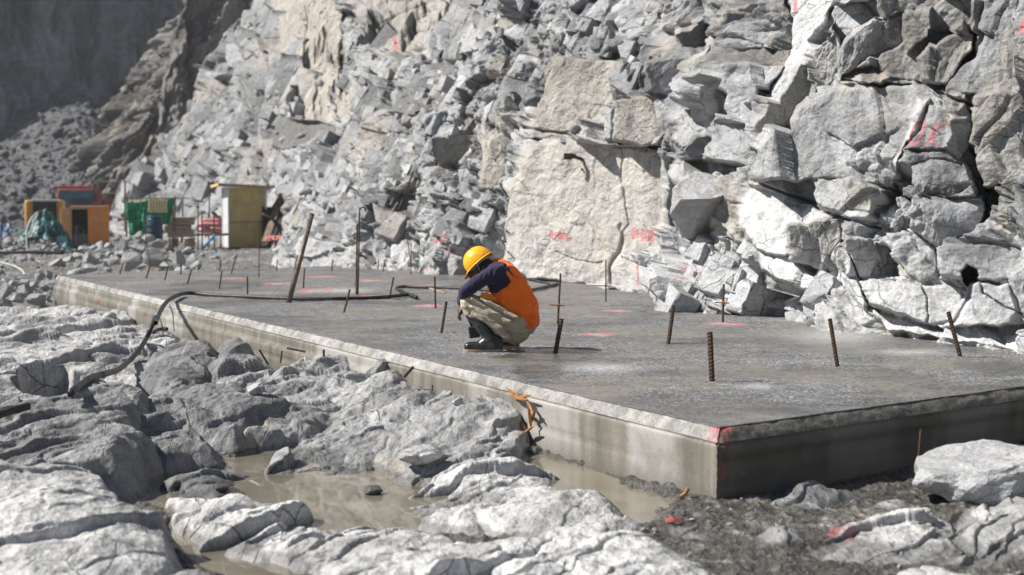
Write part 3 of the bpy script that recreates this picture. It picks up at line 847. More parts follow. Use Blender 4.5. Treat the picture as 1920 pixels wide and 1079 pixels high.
# ------------------------------------------------------------------ the slab
SA = at_z(1345, 806, 0.0)            # near corner
SB = at_z(103, 516, 0.0)             # far corner of the long side
u1 = (SB - SA)[:2]; LEN1 = float(np.hypot(*u1)); u1 = u1 / LEN1
u2 = np.array([at_z(1925, 727, 0.0)[0] - SA[0], at_z(1925, 727, 0.0)[1] - SA[1]]); u2 = u2 / np.hypot(*u2)
n1s = np.array([-u1[1], u1[0]]); n1s = n1s if n1s[0] < 0 else -n1s       # outward of the long side
n2s = np.array([u2[1], -u2[0]])                                         # outward of the near end
W2 = 8.0
SC = SA[:2] + u2 * W2
SBACK = SB[:2] + u2 * 6.5
SLAB_XY = [tuple(SA[:2]), tuple(SC), (SC[0] - 1, SC[1] + 9), tuple(SBACK), tuple(SB[:2])]

PAINT_MARKS = [(1160, 584, 28, 4), (1118, 626, 30, 6), (1360, 608, 34, 5), (800, 572, 26, 3), (960, 562, 26, 3), (590, 545, 34, 3), (600, 520, 30, 2.5),
               (520, 532, 26, 2.5), (700, 526, 26, 2), (790, 537, 40, 2.5), (690, 556, 26, 2), (440, 523, 22, 2), (1000, 525, 14, 2)]


def slab_top_material():
    t = NT('rough_concrete')
    r, g, b, a = t.attr('marks')
    n1 = t.noise(.8, 5, .62); n2 = t.noise(3.5, 5, .6); n3 = t.noise(60, 3, .7); n5 = t.noise(18, 4, .7)
    ag = t.voro(72, 'F1', out='Color')
    n6 = t.noise(1.0, 4, .6, co=t.map((1.2, 5.0, 1), rot=(0, 0, -.5)))
    damp = t.ramp(t.noise(.55, 4, .55, co=t.map(loc=(9, 4, 0))), .47, .6)
    sp = t.n('SeparateColor'); t.put(sp.inputs[0], ag)
    c = t.mix(t.ramp(n3, .3, .7), (.10, .102, .107), (.225, .226, .228))
    c = t.mix(t.ramp(sp.outputs[0], .74, .82, 0, .85), c, (.40, .40, .40))
    c = t.mix(t.ramp(sp.outputs[1], .78, .84, 0, .85), c, (.06, .06, .062))
    c = t.mix(1.0, c, t.grey(t.ramp(n6, .3, .7, .78, 1.12)), 'MULTIPLY')
    c = t.mix(t.math('MULTIPLY', damp, .7), c, t.mix(.5, c, (.045, .038, .03)))
    mud = t.math('MULTIPLY', t.ramp(t.math('ADD', n1, t.math('MULTIPLY', n2, .25)),   .54, .80), t.ramp(n5, .3, .55, .35, .9))
    c = t.mix(mud, c, (.235, .21, .175))
    pl = t.math('MULTIPLY', t.ramp(t.noise(1.1, 5, .6, co=t.map(loc=(3, 8, 0))), .56, .74), .5)
    c = t.mix(pl, c, (.36, .35, .335))
    c = t.mix(t.math('MULTIPLY', g, t.ramp(n5, .3, .6, .4, 1)), c, (.55, .545, .53))
    wm = t.ramp(t.math('ADD', b, t.math('MULTIPLY', t.math('SUBTRACT', n2, .5), .8)), .3, .7)
    c = t.mix(wm, c, t.mix(.5, (.01, .01, .01), c))
    pm = t.ramp(t.math('ADD', r, t.math('MULTIPLY', t.math('SUBTRACT', n3, .5), 1.8)), .3, .75, 0, .85)
    c = t.mix(pm, c, (.68, .10, .13))
    h = t.math('ADD', t.math('MULTIPLY', n3, .5), t.math('ADD', t.math('MULTIPLY', sp.outputs[2], .5), t.math('MULTIPLY', n5, .6)))
    h = t.math('ADD', h, t.math('MULTIPLY', n6, 1.4))
    nb = t.bump(h, 1.0, .018)
    return t.done(c, t.ramp(t.math('ADD', wm, t.math('MULTIPLY', t.math('MAXIMUM', damp, mud), .75)), 0, 1, .75, .2), nb, spec=.5)


def formed_material(name, dark=False):
    t = NT(name)
    r, g, b, a = t.attr('marks')                       # R along, G height, B red paint
    n1 = t.noise(1.2, 4, .6); n2 = t.noise(9, 5, .6); n3 = t.noise(70, 3, .6)
    streak = t.noise(1.0, 5, .65, co=t.map((9, 9, .55)))
    patch = t.noise(1.0, 3, .5, co=t.map((.95, .95, .35)), dist=.4)
    c = t.mix(t.ramp(streak, .3, .7), (.125, .115, .096), (.25, .232, .196))
    c = t.mix(t.ramp(patch, .49, .56, 0, .85), c, (.37, .36, .338))
    c = t.mix(t.ramp(n1, .5, .68, 0, .65), c, (.13, .12, .10))
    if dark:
        c = t.mix(.74, c, (.045, .041, .034))  # shade of the end face, darkened into the concrete colour
    c = t.mix(t.ramp(n2, .62, .72, 0, .4), c, (.16, .15, .13))
    pore = t.voro(34, 'F1')
    c = t.mix(t.math('MULTIPLY', t.ramp(pore, .06, .1, 1, 0), t.ramp(n2, .5, .6)), c, (.10, .09, .08))
    c = t.mix(t.ramp(g, .0, .45, .75, 0), c, (.13, .12, .10))
    c = t.mix(1.0, c, t.grey(t.ramp(n3, .25, .75, .85, 1.12)), 'MULTIPLY')
    pm = t.ramp(t.math('ADD', b, t.math('MULTIPLY', t.math('SUBTRACT', n2, .5), 1.2)), .4, .8, 0, .85)
    c = t.mix(pm, c, (.30, .05, .055))
    nb = t.bump(t.math('ADD', t.math('MULTIPLY', n2, .5), t.math('ADD', t.math('MULTIPLY', n3, .2), t.ramp(pore, .05, .1, -.6, 0))), .4, .012)
    return t.done(c, t.ramp(n1, .3, .7, .45, .75), nb, spec=.4)


def lip_material():
    t = NT('cement_lip')
    r, g, b, a = t.attr('marks')
    n2 = t.noise(7, 6, .7); n3 = t.noise(60, 3, .7)
    c = t.mix(t.math('ADD', t.ramp(n2, .35, .62, 0, .6), t.ramp(t.noise(1.1, 4, .6), .35, .65, 0, .4)), (.17, .163, .15), (.46, .45, .43))
    c = t.mix(1.0, c, t.grey(t.ramp(n3, .25, .75, .7, 1.15)), 'MULTIPLY')
    pm = t.ramp(t.math('ADD', b, t.math('MULTIPLY', t.math('SUBTRACT', n2, .5), 1.4)), .4, .75, 0, .85)
    c = t.mix(pm, c, (.68, .08, .10))
    nb = t.bump(t.math('ADD', n2, t.math('MULTIPLY', n3, .5)), .7, .02)
    return t.done(c, .85, nb, spec=.25)


def build_slab():
    root = empty('concrete_slab', (SA[0], SA[1], -.45), 0, 'long grey cast concrete slab with a pale lip running to the cliff', 'slab')
    inv = Matrix.Translation(-Vector(root.location))
    # top: parametrised along the long side (a) and across (w); denser near the camera
    a = np.concatenate([np.linspace(0, 1, 520) ** 1.35]) * LEN1
    w = (np.linspace(0, 1, 420) ** 1.1) * W2
    A, Wd = np.meshgrid(a, w, indexing='ij')
    # the lip edge wavers
    lip = .052
    off = lip + .012 * fbm(A * 2.5, Wd * 0, 301, 4) + .006 * fbm(A * 14, Wd * 0, 305, 3)
    offw = lip + .012 * fbm(Wd * 2.5, A * 0, 303, 4)
    ee = off * np.exp(-Wd / .3) + .0; ff = offw * np.exp(-A / .3)
    x = SA[0] + u1[0] * (A + ff) + u2[0] * (Wd + ee)
    y = SA[1] + u1[1] * (A + ff) + u2[1] * (Wd + ee)
    z = .018 * fbm(x * .7, y * .7, 311, 4) + .006 * fbm(x * 7, y * 7, 315, 4, .6)
    z = z * (1 - np.exp(-Wd / .25)) * (1 - np.exp(-A / .25))
    P = np.stack([x, y, z], -1)
    qx, qy, _ = proj(P)
    paint = np.zeros_like(x); pale = np.zeros_like(x)
    for mx, my, rx, ry in PAINT_MARKS:
        c = at_z(mx, my, 0); e = at_z(mx + rx, my, 0); rad = np.hypot(*(e - c)[:2])
        d = np.hypot(x - c[0], y - c[1]) / rad
        ang = np.arctan2(y - c[1], x - c[0])
        paint = np.maximum(paint, (1 - sstep(.12, .42, np.abs(d - .72 - .1 * np.sin(ang * 2 + mx)))) * (.75 + .35 * np.sin(ang + mx)))
        pale = np.maximum(pale, .6 * sstep(1.5, .4, d))
    for mx, my, rx, ry in [(1560, 632, 90, 14), (1130, 690, 60, 8), (1700, 660, 60, 6), (640, 545, 60, 4), (1420, 725, 30, 5)]:
        c = at_z(mx, my, 0)
        d = ((qx - mx) / rx) ** 2 + ((qy - my) / ry) ** 2
        pale = np.maximum(pale, .7 * np.exp(-d))
    wet = sstep(.75, .05, A + .5 * fbm(Wd * 1.5, A, 321, 3)) * .5 * sstep(.2, .6, Wd)
    for mx, my, rx, ry, s_ in [(1040, 667, 120, 16, .95), (1010, 695, 70, 26, .75), (1250, 700, 120, 12, .55), (1880, 690, 120, 22, .75), (1700, 655, 60, 10, .5)]:
        wet = np.maximum(wet, s_ * np.exp(-(((qx - mx) / rx) ** 2 + ((qy - my) / ry) ** 2)))
    o = link('top_surface', grid_mesh('top_surface', P, {'marks': np.stack([paint, pale, wet, wet], -1)}, flip=True), slab_top_material(), root)
    o.matrix_parent_inverse = inv

    # sides: a profile of (outward offset, z) swept along each edge
    prof = [(0.0, -1.1)] + [(.004 * (i % 2), zz) for i, zz in enumerate(np.linspace(-.75, -.105, 26))] + [(.002, -.10), (-.012, -.094), (-.012, -.084), (-.006, -.077)]
    zb = np.array([p[1] for p in prof])

    def side(name, p0, u, n, ln, nseg, mat, seed):
        s_ = (np.linspace(0, 1, nseg) ** 1.3) * ln
        SS, ZZ = np.meshgrid(s_, zb, indexing='ij')
        O = np.array([p[0] for p in prof])[None, :] + .004 * fbm(SS * 1.3, ZZ * 3, seed, 3)
        # board joints
        if name == 'end':                                       # the upper shutter board stood proud
            O = O + .028 * sstep(-.185, -.175, ZZ) * sstep(0, .06, SS)
        for jz in (-.30, -.52) if name == 'sun' else (-.33, -.47):
            O = O - .016 * np.exp(-((ZZ - jz - .01 * np.sin(SS * .7)) / .008) ** 2)
        for js in np.arange(1.9, ln, 2.45):
            O = O - .006 * np.exp(-((SS - js) / .012) ** 2)
        step = np.where(SS > 4.6, .035, 0) * (np.abs(n[0] - n1s[0]) < 1e-6) * (ZZ < -.2)
        O = O + step
        P = np.stack([p0[0] + u[0] * SS + n[0] * O, p0[1] + u[1] * SS + n[1] * O, ZZ], -1)
        hgt = np.clip((ZZ + .48) / .4, 0, 1)
        red = .55 * sstep(.20, .0, SS + .07 * fbm(SS * 9, ZZ * 9, seed + 3, 3))
        if name == 'sun':
            red = sstep(.05, .0, SS) * .2
            for mx, my in ((184, 567), (273, 590)):
                qx_, qy_, _ = proj(P)
                red = np.maximum(red, .7 * sstep(5, 2, np.hypot(qx_ - mx, (qy_ - my) * .7)))
        me = grid_mesh('side_face', P, {'marks': np.stack([SS / ln, hgt, red, red], -1)}, flip=(name == 'sun'))
        q = link('side_face', me, mat, root)
        q.matrix_parent_inverse = inv
        # lip: chamfer band from the top of the side to the top sheet
        s2 = (np.linspace(0, 1, nseg * 2) ** 1.3) * ln
        ts = np.linspace(0, 1, 9)
        S2, TT = np.meshgrid(s2, ts, indexing='ij')
        inn = lip + .012 * fbm(S2 * 2.5, S2 * 0, 301 if name == 'sun' else 303, 4) + (.006 * fbm(S2 * 14, S2 * 0, 305, 3) if name == 'sun' else 0)
        O = (-.006 if name == 'sun' else -.006 + .026 * sstep(0, .06, S2) * (1 - TT)) + TT * (-inn - .012 + (.006)) + .006 * np.sin(TT * math.pi) + .006 * fbm(S2 * 6, TT * 3, seed + 7, 4, .6) * np.sin(TT * math.pi)
        Z = -.080 + (TT ** .85) * .081 + .010 * fbm(S2 * 5, TT * 2, seed + 8, 4, .6) * np.sin(TT * math.pi)
        along = S2 + (-O * np.clip(1 - S2 / .3, 0, 1) if True else 0)
        P = np.stack([p0[0] + u[0] * along + n[0] * O, p0[1] + u[1] * along + n[1] * O, Z], -1)
        red = .64 * sstep(.26 if name == 'sun' else .25, .03, S2 + .10 * fbm(S2 * 8, TT * 2, seed + 9, 3))
        me = grid_mesh('cement_lip', P, {'marks': np.stack([S2 / ln, TT, red, red], -1)}, flip=(name == 'sun'))
        q = link('cement_lip', me, M_LIP if name == 'sun' else M_LIP_SHADED, root)
        q.matrix_parent_inverse = inv
    side('sun', SA, u1, n1s, LEN1, 900, formed_material('formed_concrete'), 331)
    side('end', SA, u2, n2s, W2, 420, formed_material('shaded_concrete', True), 341)
    # back face towards the far rubble
    Pb = np.array([[[*SB[:2], -1.1], [*SB[:2], -.0]], [[*SBACK, -1.1], [*SBACK, 0.0]]])
    q = link('side_face', grid_mesh('side_face', Pb, {'marks': np.zeros((2, 2, 4))}), bpy.data.materials['formed_concrete'], root)
    q.matrix_parent_inverse = inv


M_LIP = lip_material()
M_LIP_SHADED = slab_top_material() if False else None


def lip_shaded():
    t = NT('shaded_lip')
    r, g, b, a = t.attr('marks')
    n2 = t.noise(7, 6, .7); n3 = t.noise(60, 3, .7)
    c = t.mix(t.ramp(n2, .35, .62), (.07, .065, .056), (.16, .152, .135))  # lip on the end side: its shade is put into these darker tones
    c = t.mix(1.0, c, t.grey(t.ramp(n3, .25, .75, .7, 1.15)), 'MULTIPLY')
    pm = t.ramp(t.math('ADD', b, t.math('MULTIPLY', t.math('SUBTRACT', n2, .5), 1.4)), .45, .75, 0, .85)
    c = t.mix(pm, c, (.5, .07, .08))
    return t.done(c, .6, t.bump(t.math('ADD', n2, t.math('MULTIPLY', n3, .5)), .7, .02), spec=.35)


M_LIP_SHADED = lip_shaded()
build_slab()
M_GROUND = ground_material()
GX, GY, GZ = build_ground()


def ground_z(x, y):
    """height of the floor under a point, read off the built mesh"""
    k = 2 if y < 15 else 4
    j = np.argmin((GX[::k, ::k] - x) ** 2 + (GY[::k, ::k] - y) ** 2)
    return float(GZ[::k, ::k].reshape(-1)[j])


# ------------------------------------------------------------------ muddy water
def water_material():
    t = NT('muddy_water')
    n = t.noise(2.0, 4, .6); n2 = t.noise(14, 2, .5)
    c = t.mix(t.ramp(n, .3, .7), (.15, .13, .092), (.235, .207, .155))
    t.b.inputs['Coat Weight'].default_value = 1.0; t.b.inputs['Coat Roughness'].default_value = .01; t.b.inputs['Coat IOR'].default_value = 1.33
    return t.done(c, .25, t.bump(n2, .03, .01), spec=.3)


M_WATER = water_material()


def pool(pts, z, label, mat=None):
    P = xyz(pts, z)
    me = bpy.data.meshes.new('puddle')
    me.from_pydata([tuple(p) for p in P], [], [list(range(len(P)))])
    me.update()
    o = link('puddle', me, mat or M_WATER)
    if me.polygons[0].normal.z < 0:
        me.flip_normals()
    tag(o, label, 'puddle', kind='structure')


pool([(60, 920), (300, 840), (460, 815), (700, 820), (960, 830), (1012, 848), (1130, 888), (1285, 943), (1230, 1005), (1000, 1040), (700, 1040), (420, 1000), (230, 965)], WATER_Z, 'brown muddy puddle between the bedrock and the slab')
pool([(300, 970), (420, 975), (660, 1079), (620, 1120), (330, 1079)], WATER_Z - .004, 'narrow muddy pool in the crack of the front rocks')


# ------------------------------------------------------------------ loose stone
def ico(sub):
    bm = bmesh.new()
    bmesh.ops.create_icosphere(bm, subdivisions=sub, radius=1)
    v = np.array([q.co for q in bm.verts]); f = np.array([[q.index for q in p.verts] for p in bm.faces])
    bm.free()
    return v, f


ICO = {k: ico(k) for k in (2, 3, 4, 5)}


def stone_shape(seed, sub=2, cuts=12, flat=.7, lo=.55, hi=.85):
    rng = np.random.default_rng(seed)
    v = ICO[sub][0].copy()
    for _ in range(cuts):
        n = rng.normal(size=3); n /= np.linalg.norm(n)
        d = rng.uniform(lo, hi)
        v -= np.maximum(0, v @ n - d)[:, None] * n
    v *= np.array([rng.uniform(.8, 1.15), rng.uniform(.65, .95), rng.uniform(flat * .75, flat)])
    if sub >= 3:
        v = v * (1 + .035 * fbm(v[:, 0] * 3 + seed, v[:, 1] * 3 + v[:, 2] * 2, seed, 4, .6))[:, None]
    return v


def stones(name, pts, szs, mat, seed, label, sub=2):
    rng = np.random.default_rng(seed)
    base = [stone_shape(seed * 100 + k, sub, 11, .75, .3, .72) for k in range(14)]
    F = ICO[sub][1]
    vs, fs = [], []
    nv = len(base[0])
    for i, (p, s_) in enumerate(zip(pts, szs)):
        v = base[rng.integers(14)]
        a, b_, c = rng.uniform(0, 6.28), rng.uniform(-.7, .7), rng.uniform(-.7, .7)
        R = np.array(Euler((b_, c, a)).to_matrix())
        vs.append(v @ R.T * (s_ * .5) + p + np.array([0, 0, s_ * .12])); fs.append(F + i * nv)
    me = bpy.data.meshes.new(name)
    v = np.concatenate(vs); f = np.concatenate(fs)
    me.vertices.add(len(v)); me.vertices.foreach_set('co', v.reshape(-1).astype(np.float32))
    me.loops.add(len(f) * 3); me.loops.foreach_set('vertex_index', f.reshape(-1).astype(np.int32))
    me.polygons.add(len(f)); me.polygons.foreach_set('loop_start', np.arange(0, len(f) * 3, 3, dtype=np.int32))
    me.update(calc_edges=True)
    return tag(link(name, me, mat), label, 'rubble', kind='stuff')


# ------------------------------------------------------------------ far walls and the rubble slope
def build_far():
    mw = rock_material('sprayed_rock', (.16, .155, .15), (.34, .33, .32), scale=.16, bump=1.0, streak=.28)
    # shotcreted wall that closes the pit, turned away from the sun
    path = [(-110, 96), (-75, 112), (-52, 128), (-38, 138), (-20, 150), (10, 168)]
    p = crom(path, 420)
    s = np.concatenate([[0], np.cumsum(np.hypot(*np.diff(p, axis=0).T))])
    h = np.linspace(-2, 46, 300)
    SS, HH = np.meshgrid(s, h)
    tx = np.gradient(p[:, 0]); ty = np.gradient(p[:, 1]); L = np.hypot(tx, ty); nx, ny = ty / L, -tx / L
    d = 3.4 * fbm(SS * .07, HH * .03, 401, 5, .55) + 1.6 * np.abs(fbm(SS * .25, HH * .09, 405, 4, .55)) + .6 * fbm(SS * .7, HH * .4, 409, 4, .6)
    d = d - HH * .12
    d = d - .9 * sstep(11.6, 12.2, HH + .8 * fbm(SS * .1, HH * 0, 411, 3))
    P = np.stack([p[:, 0] + nx * d, p[:, 1] + ny * d, HH], -1)
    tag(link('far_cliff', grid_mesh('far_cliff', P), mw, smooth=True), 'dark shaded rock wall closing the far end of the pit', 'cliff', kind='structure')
    # lumpy buttress in front of it
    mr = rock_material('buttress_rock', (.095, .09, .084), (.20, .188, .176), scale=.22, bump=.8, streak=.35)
    path = [(-38, 118), (-33, 106), (-29.3, 97), (-26.5, 95), (-23.5, 97), (-19, 99), (-12, 103), (0, 112)]
    p = crom(path, 420)
    s = np.concatenate([[0], np.cumsum(np.hypot(*np.diff(p, axis=0).T))])
    h = np.linspace(-2, 40, 420)
    SS, HH = np.meshgrid(s, h)
    tx = np.gradient(p[:, 0]); ty = np.gradient(p[:, 1]); L = np.hypot(tx, ty); nx, ny = ty / L, -tx / L
    wv = fbm(SS * .12, HH * .08, 431, 3)
    d = 1.7 * fbm(SS * .16 + wv * .4, HH * .06, 421, 5, .55) + .9 * (1 - np.abs(fbm(SS * .33 + wv * .3, HH * .13, 425, 4, .55)) * 2) + .6 * (1 - np.abs(fbm(SS * .9, HH * .35, 427, 4, .55)) * 2) + .3 * fbm(SS * 1.4, HH * 1.0, 429, 4, .6)
    d = d - .35 * HH
    d = d + .9 * sstep(6.1, 5.4, HH + .5 * fbm(SS * .15, HH * 0, 433, 3))
    shift = .42 * HH
    P = np.stack([p[:, 0] + nx * d + shift * .9, p[:, 1] + ny * d, HH], -1)
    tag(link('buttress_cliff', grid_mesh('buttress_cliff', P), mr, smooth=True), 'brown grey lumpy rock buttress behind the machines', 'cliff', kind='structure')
    # heap of blasted rubble
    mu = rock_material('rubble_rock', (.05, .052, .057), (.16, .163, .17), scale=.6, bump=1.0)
    A = np.linspace(-330, 330, 420); T = np.linspace(0, 1, 300)
    AA, TT = np.meshgrid(A, T)
    yb = 90 + TT * 34
    x = (AA - 960) / FPX * yb - TT * 2.0
    crest = np.interp(AA, [-330, -100, 0, 60, 120, 178, 200, 330], [4.0, 5.6, 7.0, 8.0, 9.6, 10.6, 10.5, 7])
    z = -1.3 + (crest + 1.3) * TT ** .9
    r = .5 * fbm(x * .25, yb * .25, 455, 4) + .12 * fbm(x * 1.5, yb * 1.5, 457, 4, .6)
    fade = np.clip(TT * 8, 0, 1)
    P = np.stack([x, yb - .35 * r * fade, z + r * .8 * fade], -1)
    back = np.stack([x[-1], yb[-1] + 16, z[-1] - 9], -1)
    P = np.concatenate([P, back[None]], 0)
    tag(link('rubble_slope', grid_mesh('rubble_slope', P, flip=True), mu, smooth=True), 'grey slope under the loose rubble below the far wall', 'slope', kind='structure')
    rng = np.random.default_rng(5)
    pts, szs = [], []
    for i in range(5200):
        tt = rng.random() ** 1.3; aa = rng.uniform(0, 419)
        j = min(int(tt * 299), 298); k = int(aa)
        q = P[j, k]
        pts.append(q); szs.append(min(1.5, .20 + .14 * rng.pareto(1.7)))
    stones('rubble', np.array(pts), np.array(szs), mu, 7, 'dark angular blasted rubble lying on the slope below the far wall')


build_far()


def joint_blocks():
    """the blocks of the cliff: broken along shared joint directions and still sitting in the face"""
    rng = np.random.default_rng(21)
    qx, qy, qd = proj(CP)
    shapes = {}
    for sub in (2, 3):
        out = []
        for k in range(26):
            v = ICO[sub][0] * 1.75
            ax = [np.array(a, float) for a in ((1, 0, 0), (-1, 0, 0), (0, 1, 0), (0, -1, 0), (0, 0, 1), (0, 0, -1))]
            hs = rng.uniform(.6, 1.0, 3) * np.array([1.0, .75, 1.15])
            for i, a in enumerate(ax):
                n = a + rng.normal(size=3) * .07; n /= np.linalg.norm(n)
                v = v - np.maximum(0, v @ n - hs[i // 2] * rng.uniform(.8, 1.1))[:, None] * n
            for _ in range(2):
                n = rng.normal(size=3); n /= np.linalg.norm(n)
                v = v - np.maximum(0, v @ n - rng.uniform(.6, .9))[:, None] * n
            out.append(v)
        shapes[sub] = out
    vs, fs, tn, bg = [], [], [], []
    nv = 0
    ok = np.argwhere((CD > 22.5) & (CD < 88) & (CBE < .5) & (CDI < .8) & (CH > -.3) & (qy > -130) & (qx > 120) & (qx < 1260) & (np.arange(CP.shape[0])[:, None] < 590) & (np.arange(CP.shape[1])[None, :] < 1960))
    sel = ok[rng.integers(0, len(ok), 2000)]
    ex = []
    for (x0, x1, y0, y1, cnt) in ((1238, 1420, 452, 590, 80), (1400, 1540, 540, 610, 16)):
        o2 = np.argwhere((qx > x0) & (qx < x1) & (qy > y0) & (qy < y1) & (CD < 22) & (CH > -.1))
        ex.append(o2[rng.integers(0, len(o2), cnt)])
    sel = np.concatenate([sel] + ex)
    for i, j in sel:
        d = CD[i, j]
        if d < 26 and d > 20 and qy[i, j] > 175 and qx[i, j] > 925:
            continue                                            # the smooth panels stay clear
        px_ = min(80, 27 * math.exp(rng.normal() * .55) + 5)
        if d < 22:
            px_ = min(62, px_ * 1.35)
        sz = px_ * d / FPX
        sub = 3 if px_ > 26 else 2
        v = shapes[sub][rng.integers(26)]
        T_ = math.atan2(CTY[j], CTX[j])
        R = np.array(Euler((.40 + rng.normal() * .06, rng.normal() * .06 - .22, T_ + .3 + rng.normal() * .07)).to_matrix())
        n = np.array([-CTY[j], CTX[j], .55]); n /= np.linalg.norm(n)
        v = v * np.array([1, 1, 1]) * (sz * .62)
        v = v @ R.T + CP[i, j] - n * sz * (rng.uniform(.36, .62) if d > 22 else rng.uniform(.32, .55))
        F = ICO[sub][1]
        vs.append(v); fs.append(F + nv); nv += len(v)
        bg.append(np.full(len(v), .6 if rng.random() < .14 else 0.0))
        tn.append(np.full(len(v), np.clip(rng.normal(.62, .24), .05, 1) * np.interp(d, [24, 32, 80], [1, .85, .72]) if d > 22 else np.clip(rng.normal(.9, .15), .4, 1.2)))
    v = np.concatenate(vs); f = np.concatenate(fs); t = np.concatenate(tn)
    v = v + .02 * np.stack([fbm(v[:, 1] * 3, v[:, 2] * 3, 1, 3), fbm(v[:, 0] * 3, v[:, 2] * 3, 2, 3), fbm(v[:, 0] * 3, v[:, 1] * 3, 3, 3)], -1)
    me = bpy.data.meshes.new('cliff_blocks')
    me.vertices.add(len(v)); me.vertices.foreach_set('co', v.reshape(-1).astype(np.float32))
    me.loops.add(len(f) * 3); me.loops.foreach_set('vertex_index', f.reshape(-1).astype(np.int32))
    me.polygons.add(len(f)); me.polygons.foreach_set('loop_start', np.arange(0, len(f) * 3, 3, dtype=np.int32))
    me.update(calc_edges=True)
    at = me.attributes.new('tone', 'FLOAT_COLOR', 'POINT'); at.data.foreach_set('color', np.repeat(t, 4).astype(np.float32))
    rk = np.zeros((len(v), 4)); rk[:, 0] = np.concatenate(bg)
    at = me.attributes.new('rock', 'FLOAT_COLOR', 'POINT'); at.data.foreach_set('color', rk.reshape(-1).astype(np.float32))
    tag(link('cliff_blocks', me, M_CLIFF), 'jointed grey blocks breaking out of the cliff face', 'rock face', kind='stuff')


joint_blocks()


def scatter_floor():
    rng = np.random.default_rng(9)
    mr = rock_material('loose_rock', (.17, .173, .18), (.46, .46, .46), scale=1.6)
    pts, szs = [], []
    while len(pts) < 2600:                                     # rubble floor beyond and beside the slab
        y = rng.uniform(21, 75); px = rng.uniform(-200, 620)
        x = (px - 960) / FPX * y
        if poly_sd(np.array([x]), np.array([y]), SLAB_XY)[0] > -.35:
            continue
        wall = np.interp(y, [24.8, 29.8, 38, 49, 60, 80], [0, -3.7, -6, -8.9, -13.5, -22])
        if x > wall + .5 or (y < 25 and x > -8.6):
            continue
        dens = .35 + .65 * (px < 380) 
        if rng.random() > dens:
            continue
        pts.append((x, y, ground_z(x, y)))
        szs.append(min(.62, .07 + .07 * rng.pareto(1.8)) * (1 if px < 380 else .7))
    stones('loose_rubble', np.array(pts), np.array(szs), mr, 11, 'loose grey broken stones strewn over the floor beyond the slab')
    # small stones and grit in the mud at the near end
    pts, szs = [], []
    for i in range(240):
        px = rng.uniform(1190, 1930); py = rng.uniform(925, 1079)
        q = at_z(px, py, -.40)
        if poly_sd(np.array([q[0]]), np.array([q[1]]), SLAB_XY)[0] > -.03:
            continue
        pts.append((q[0], q[1], ground_z(q[0], q[1]))); szs.append(min(.05, .008 + .006 * rng.pareto(1.9)))
    stones('grit', np.array(pts), np.array(szs), mr, 13, 'small stones scattered in the dark mud below the slab corner')
    # broken stone caught on the ledges and at the foot of the cliff
    up = np.abs(CN[..., 2])
    ok = np.argwhere((up > .45) & (CD > 21) & (CD < 88) & (CH > -.2) & (CN[..., 2] * np.sign(np.median(CN[..., 2])) > 0))
    sel = ok[rng.integers(0, len(ok), 1300)]
    pts, szs = [], []
    for i, j in sel:
        d = CD[i, j]
        if rng.random() > np.interp(d, [21, 26, 34], [.15, .7, 1.0]):
            continue
        pts.append(CP[i, j]); szs.append(min(.34, .06 + .05 * rng.pareto(2.0)) * CSC[j])
    stones('cliff_scree', np.array(pts), np.array(szs), rock_material('scree_rock', (.15, .153, .16), (.48, .48, .475), scale=1.4), 17, 'broken grey stones caught on the ledges of the cliff')


CLY = [p[1] for p in CLIFF_PATH[:12]]; CLX = [p[0] for p in CLIFF_PATH[:12]]
scatter_floor()

# ------------------------------------------------------------------ object builders
def mesh_from(name, v, f):
    me = bpy.data.meshes.new(name)
    me.from_pydata([tuple(map(float, p)) for p in v], [], [tuple(map(int, q)) for q in f])
    me.update()
    return me


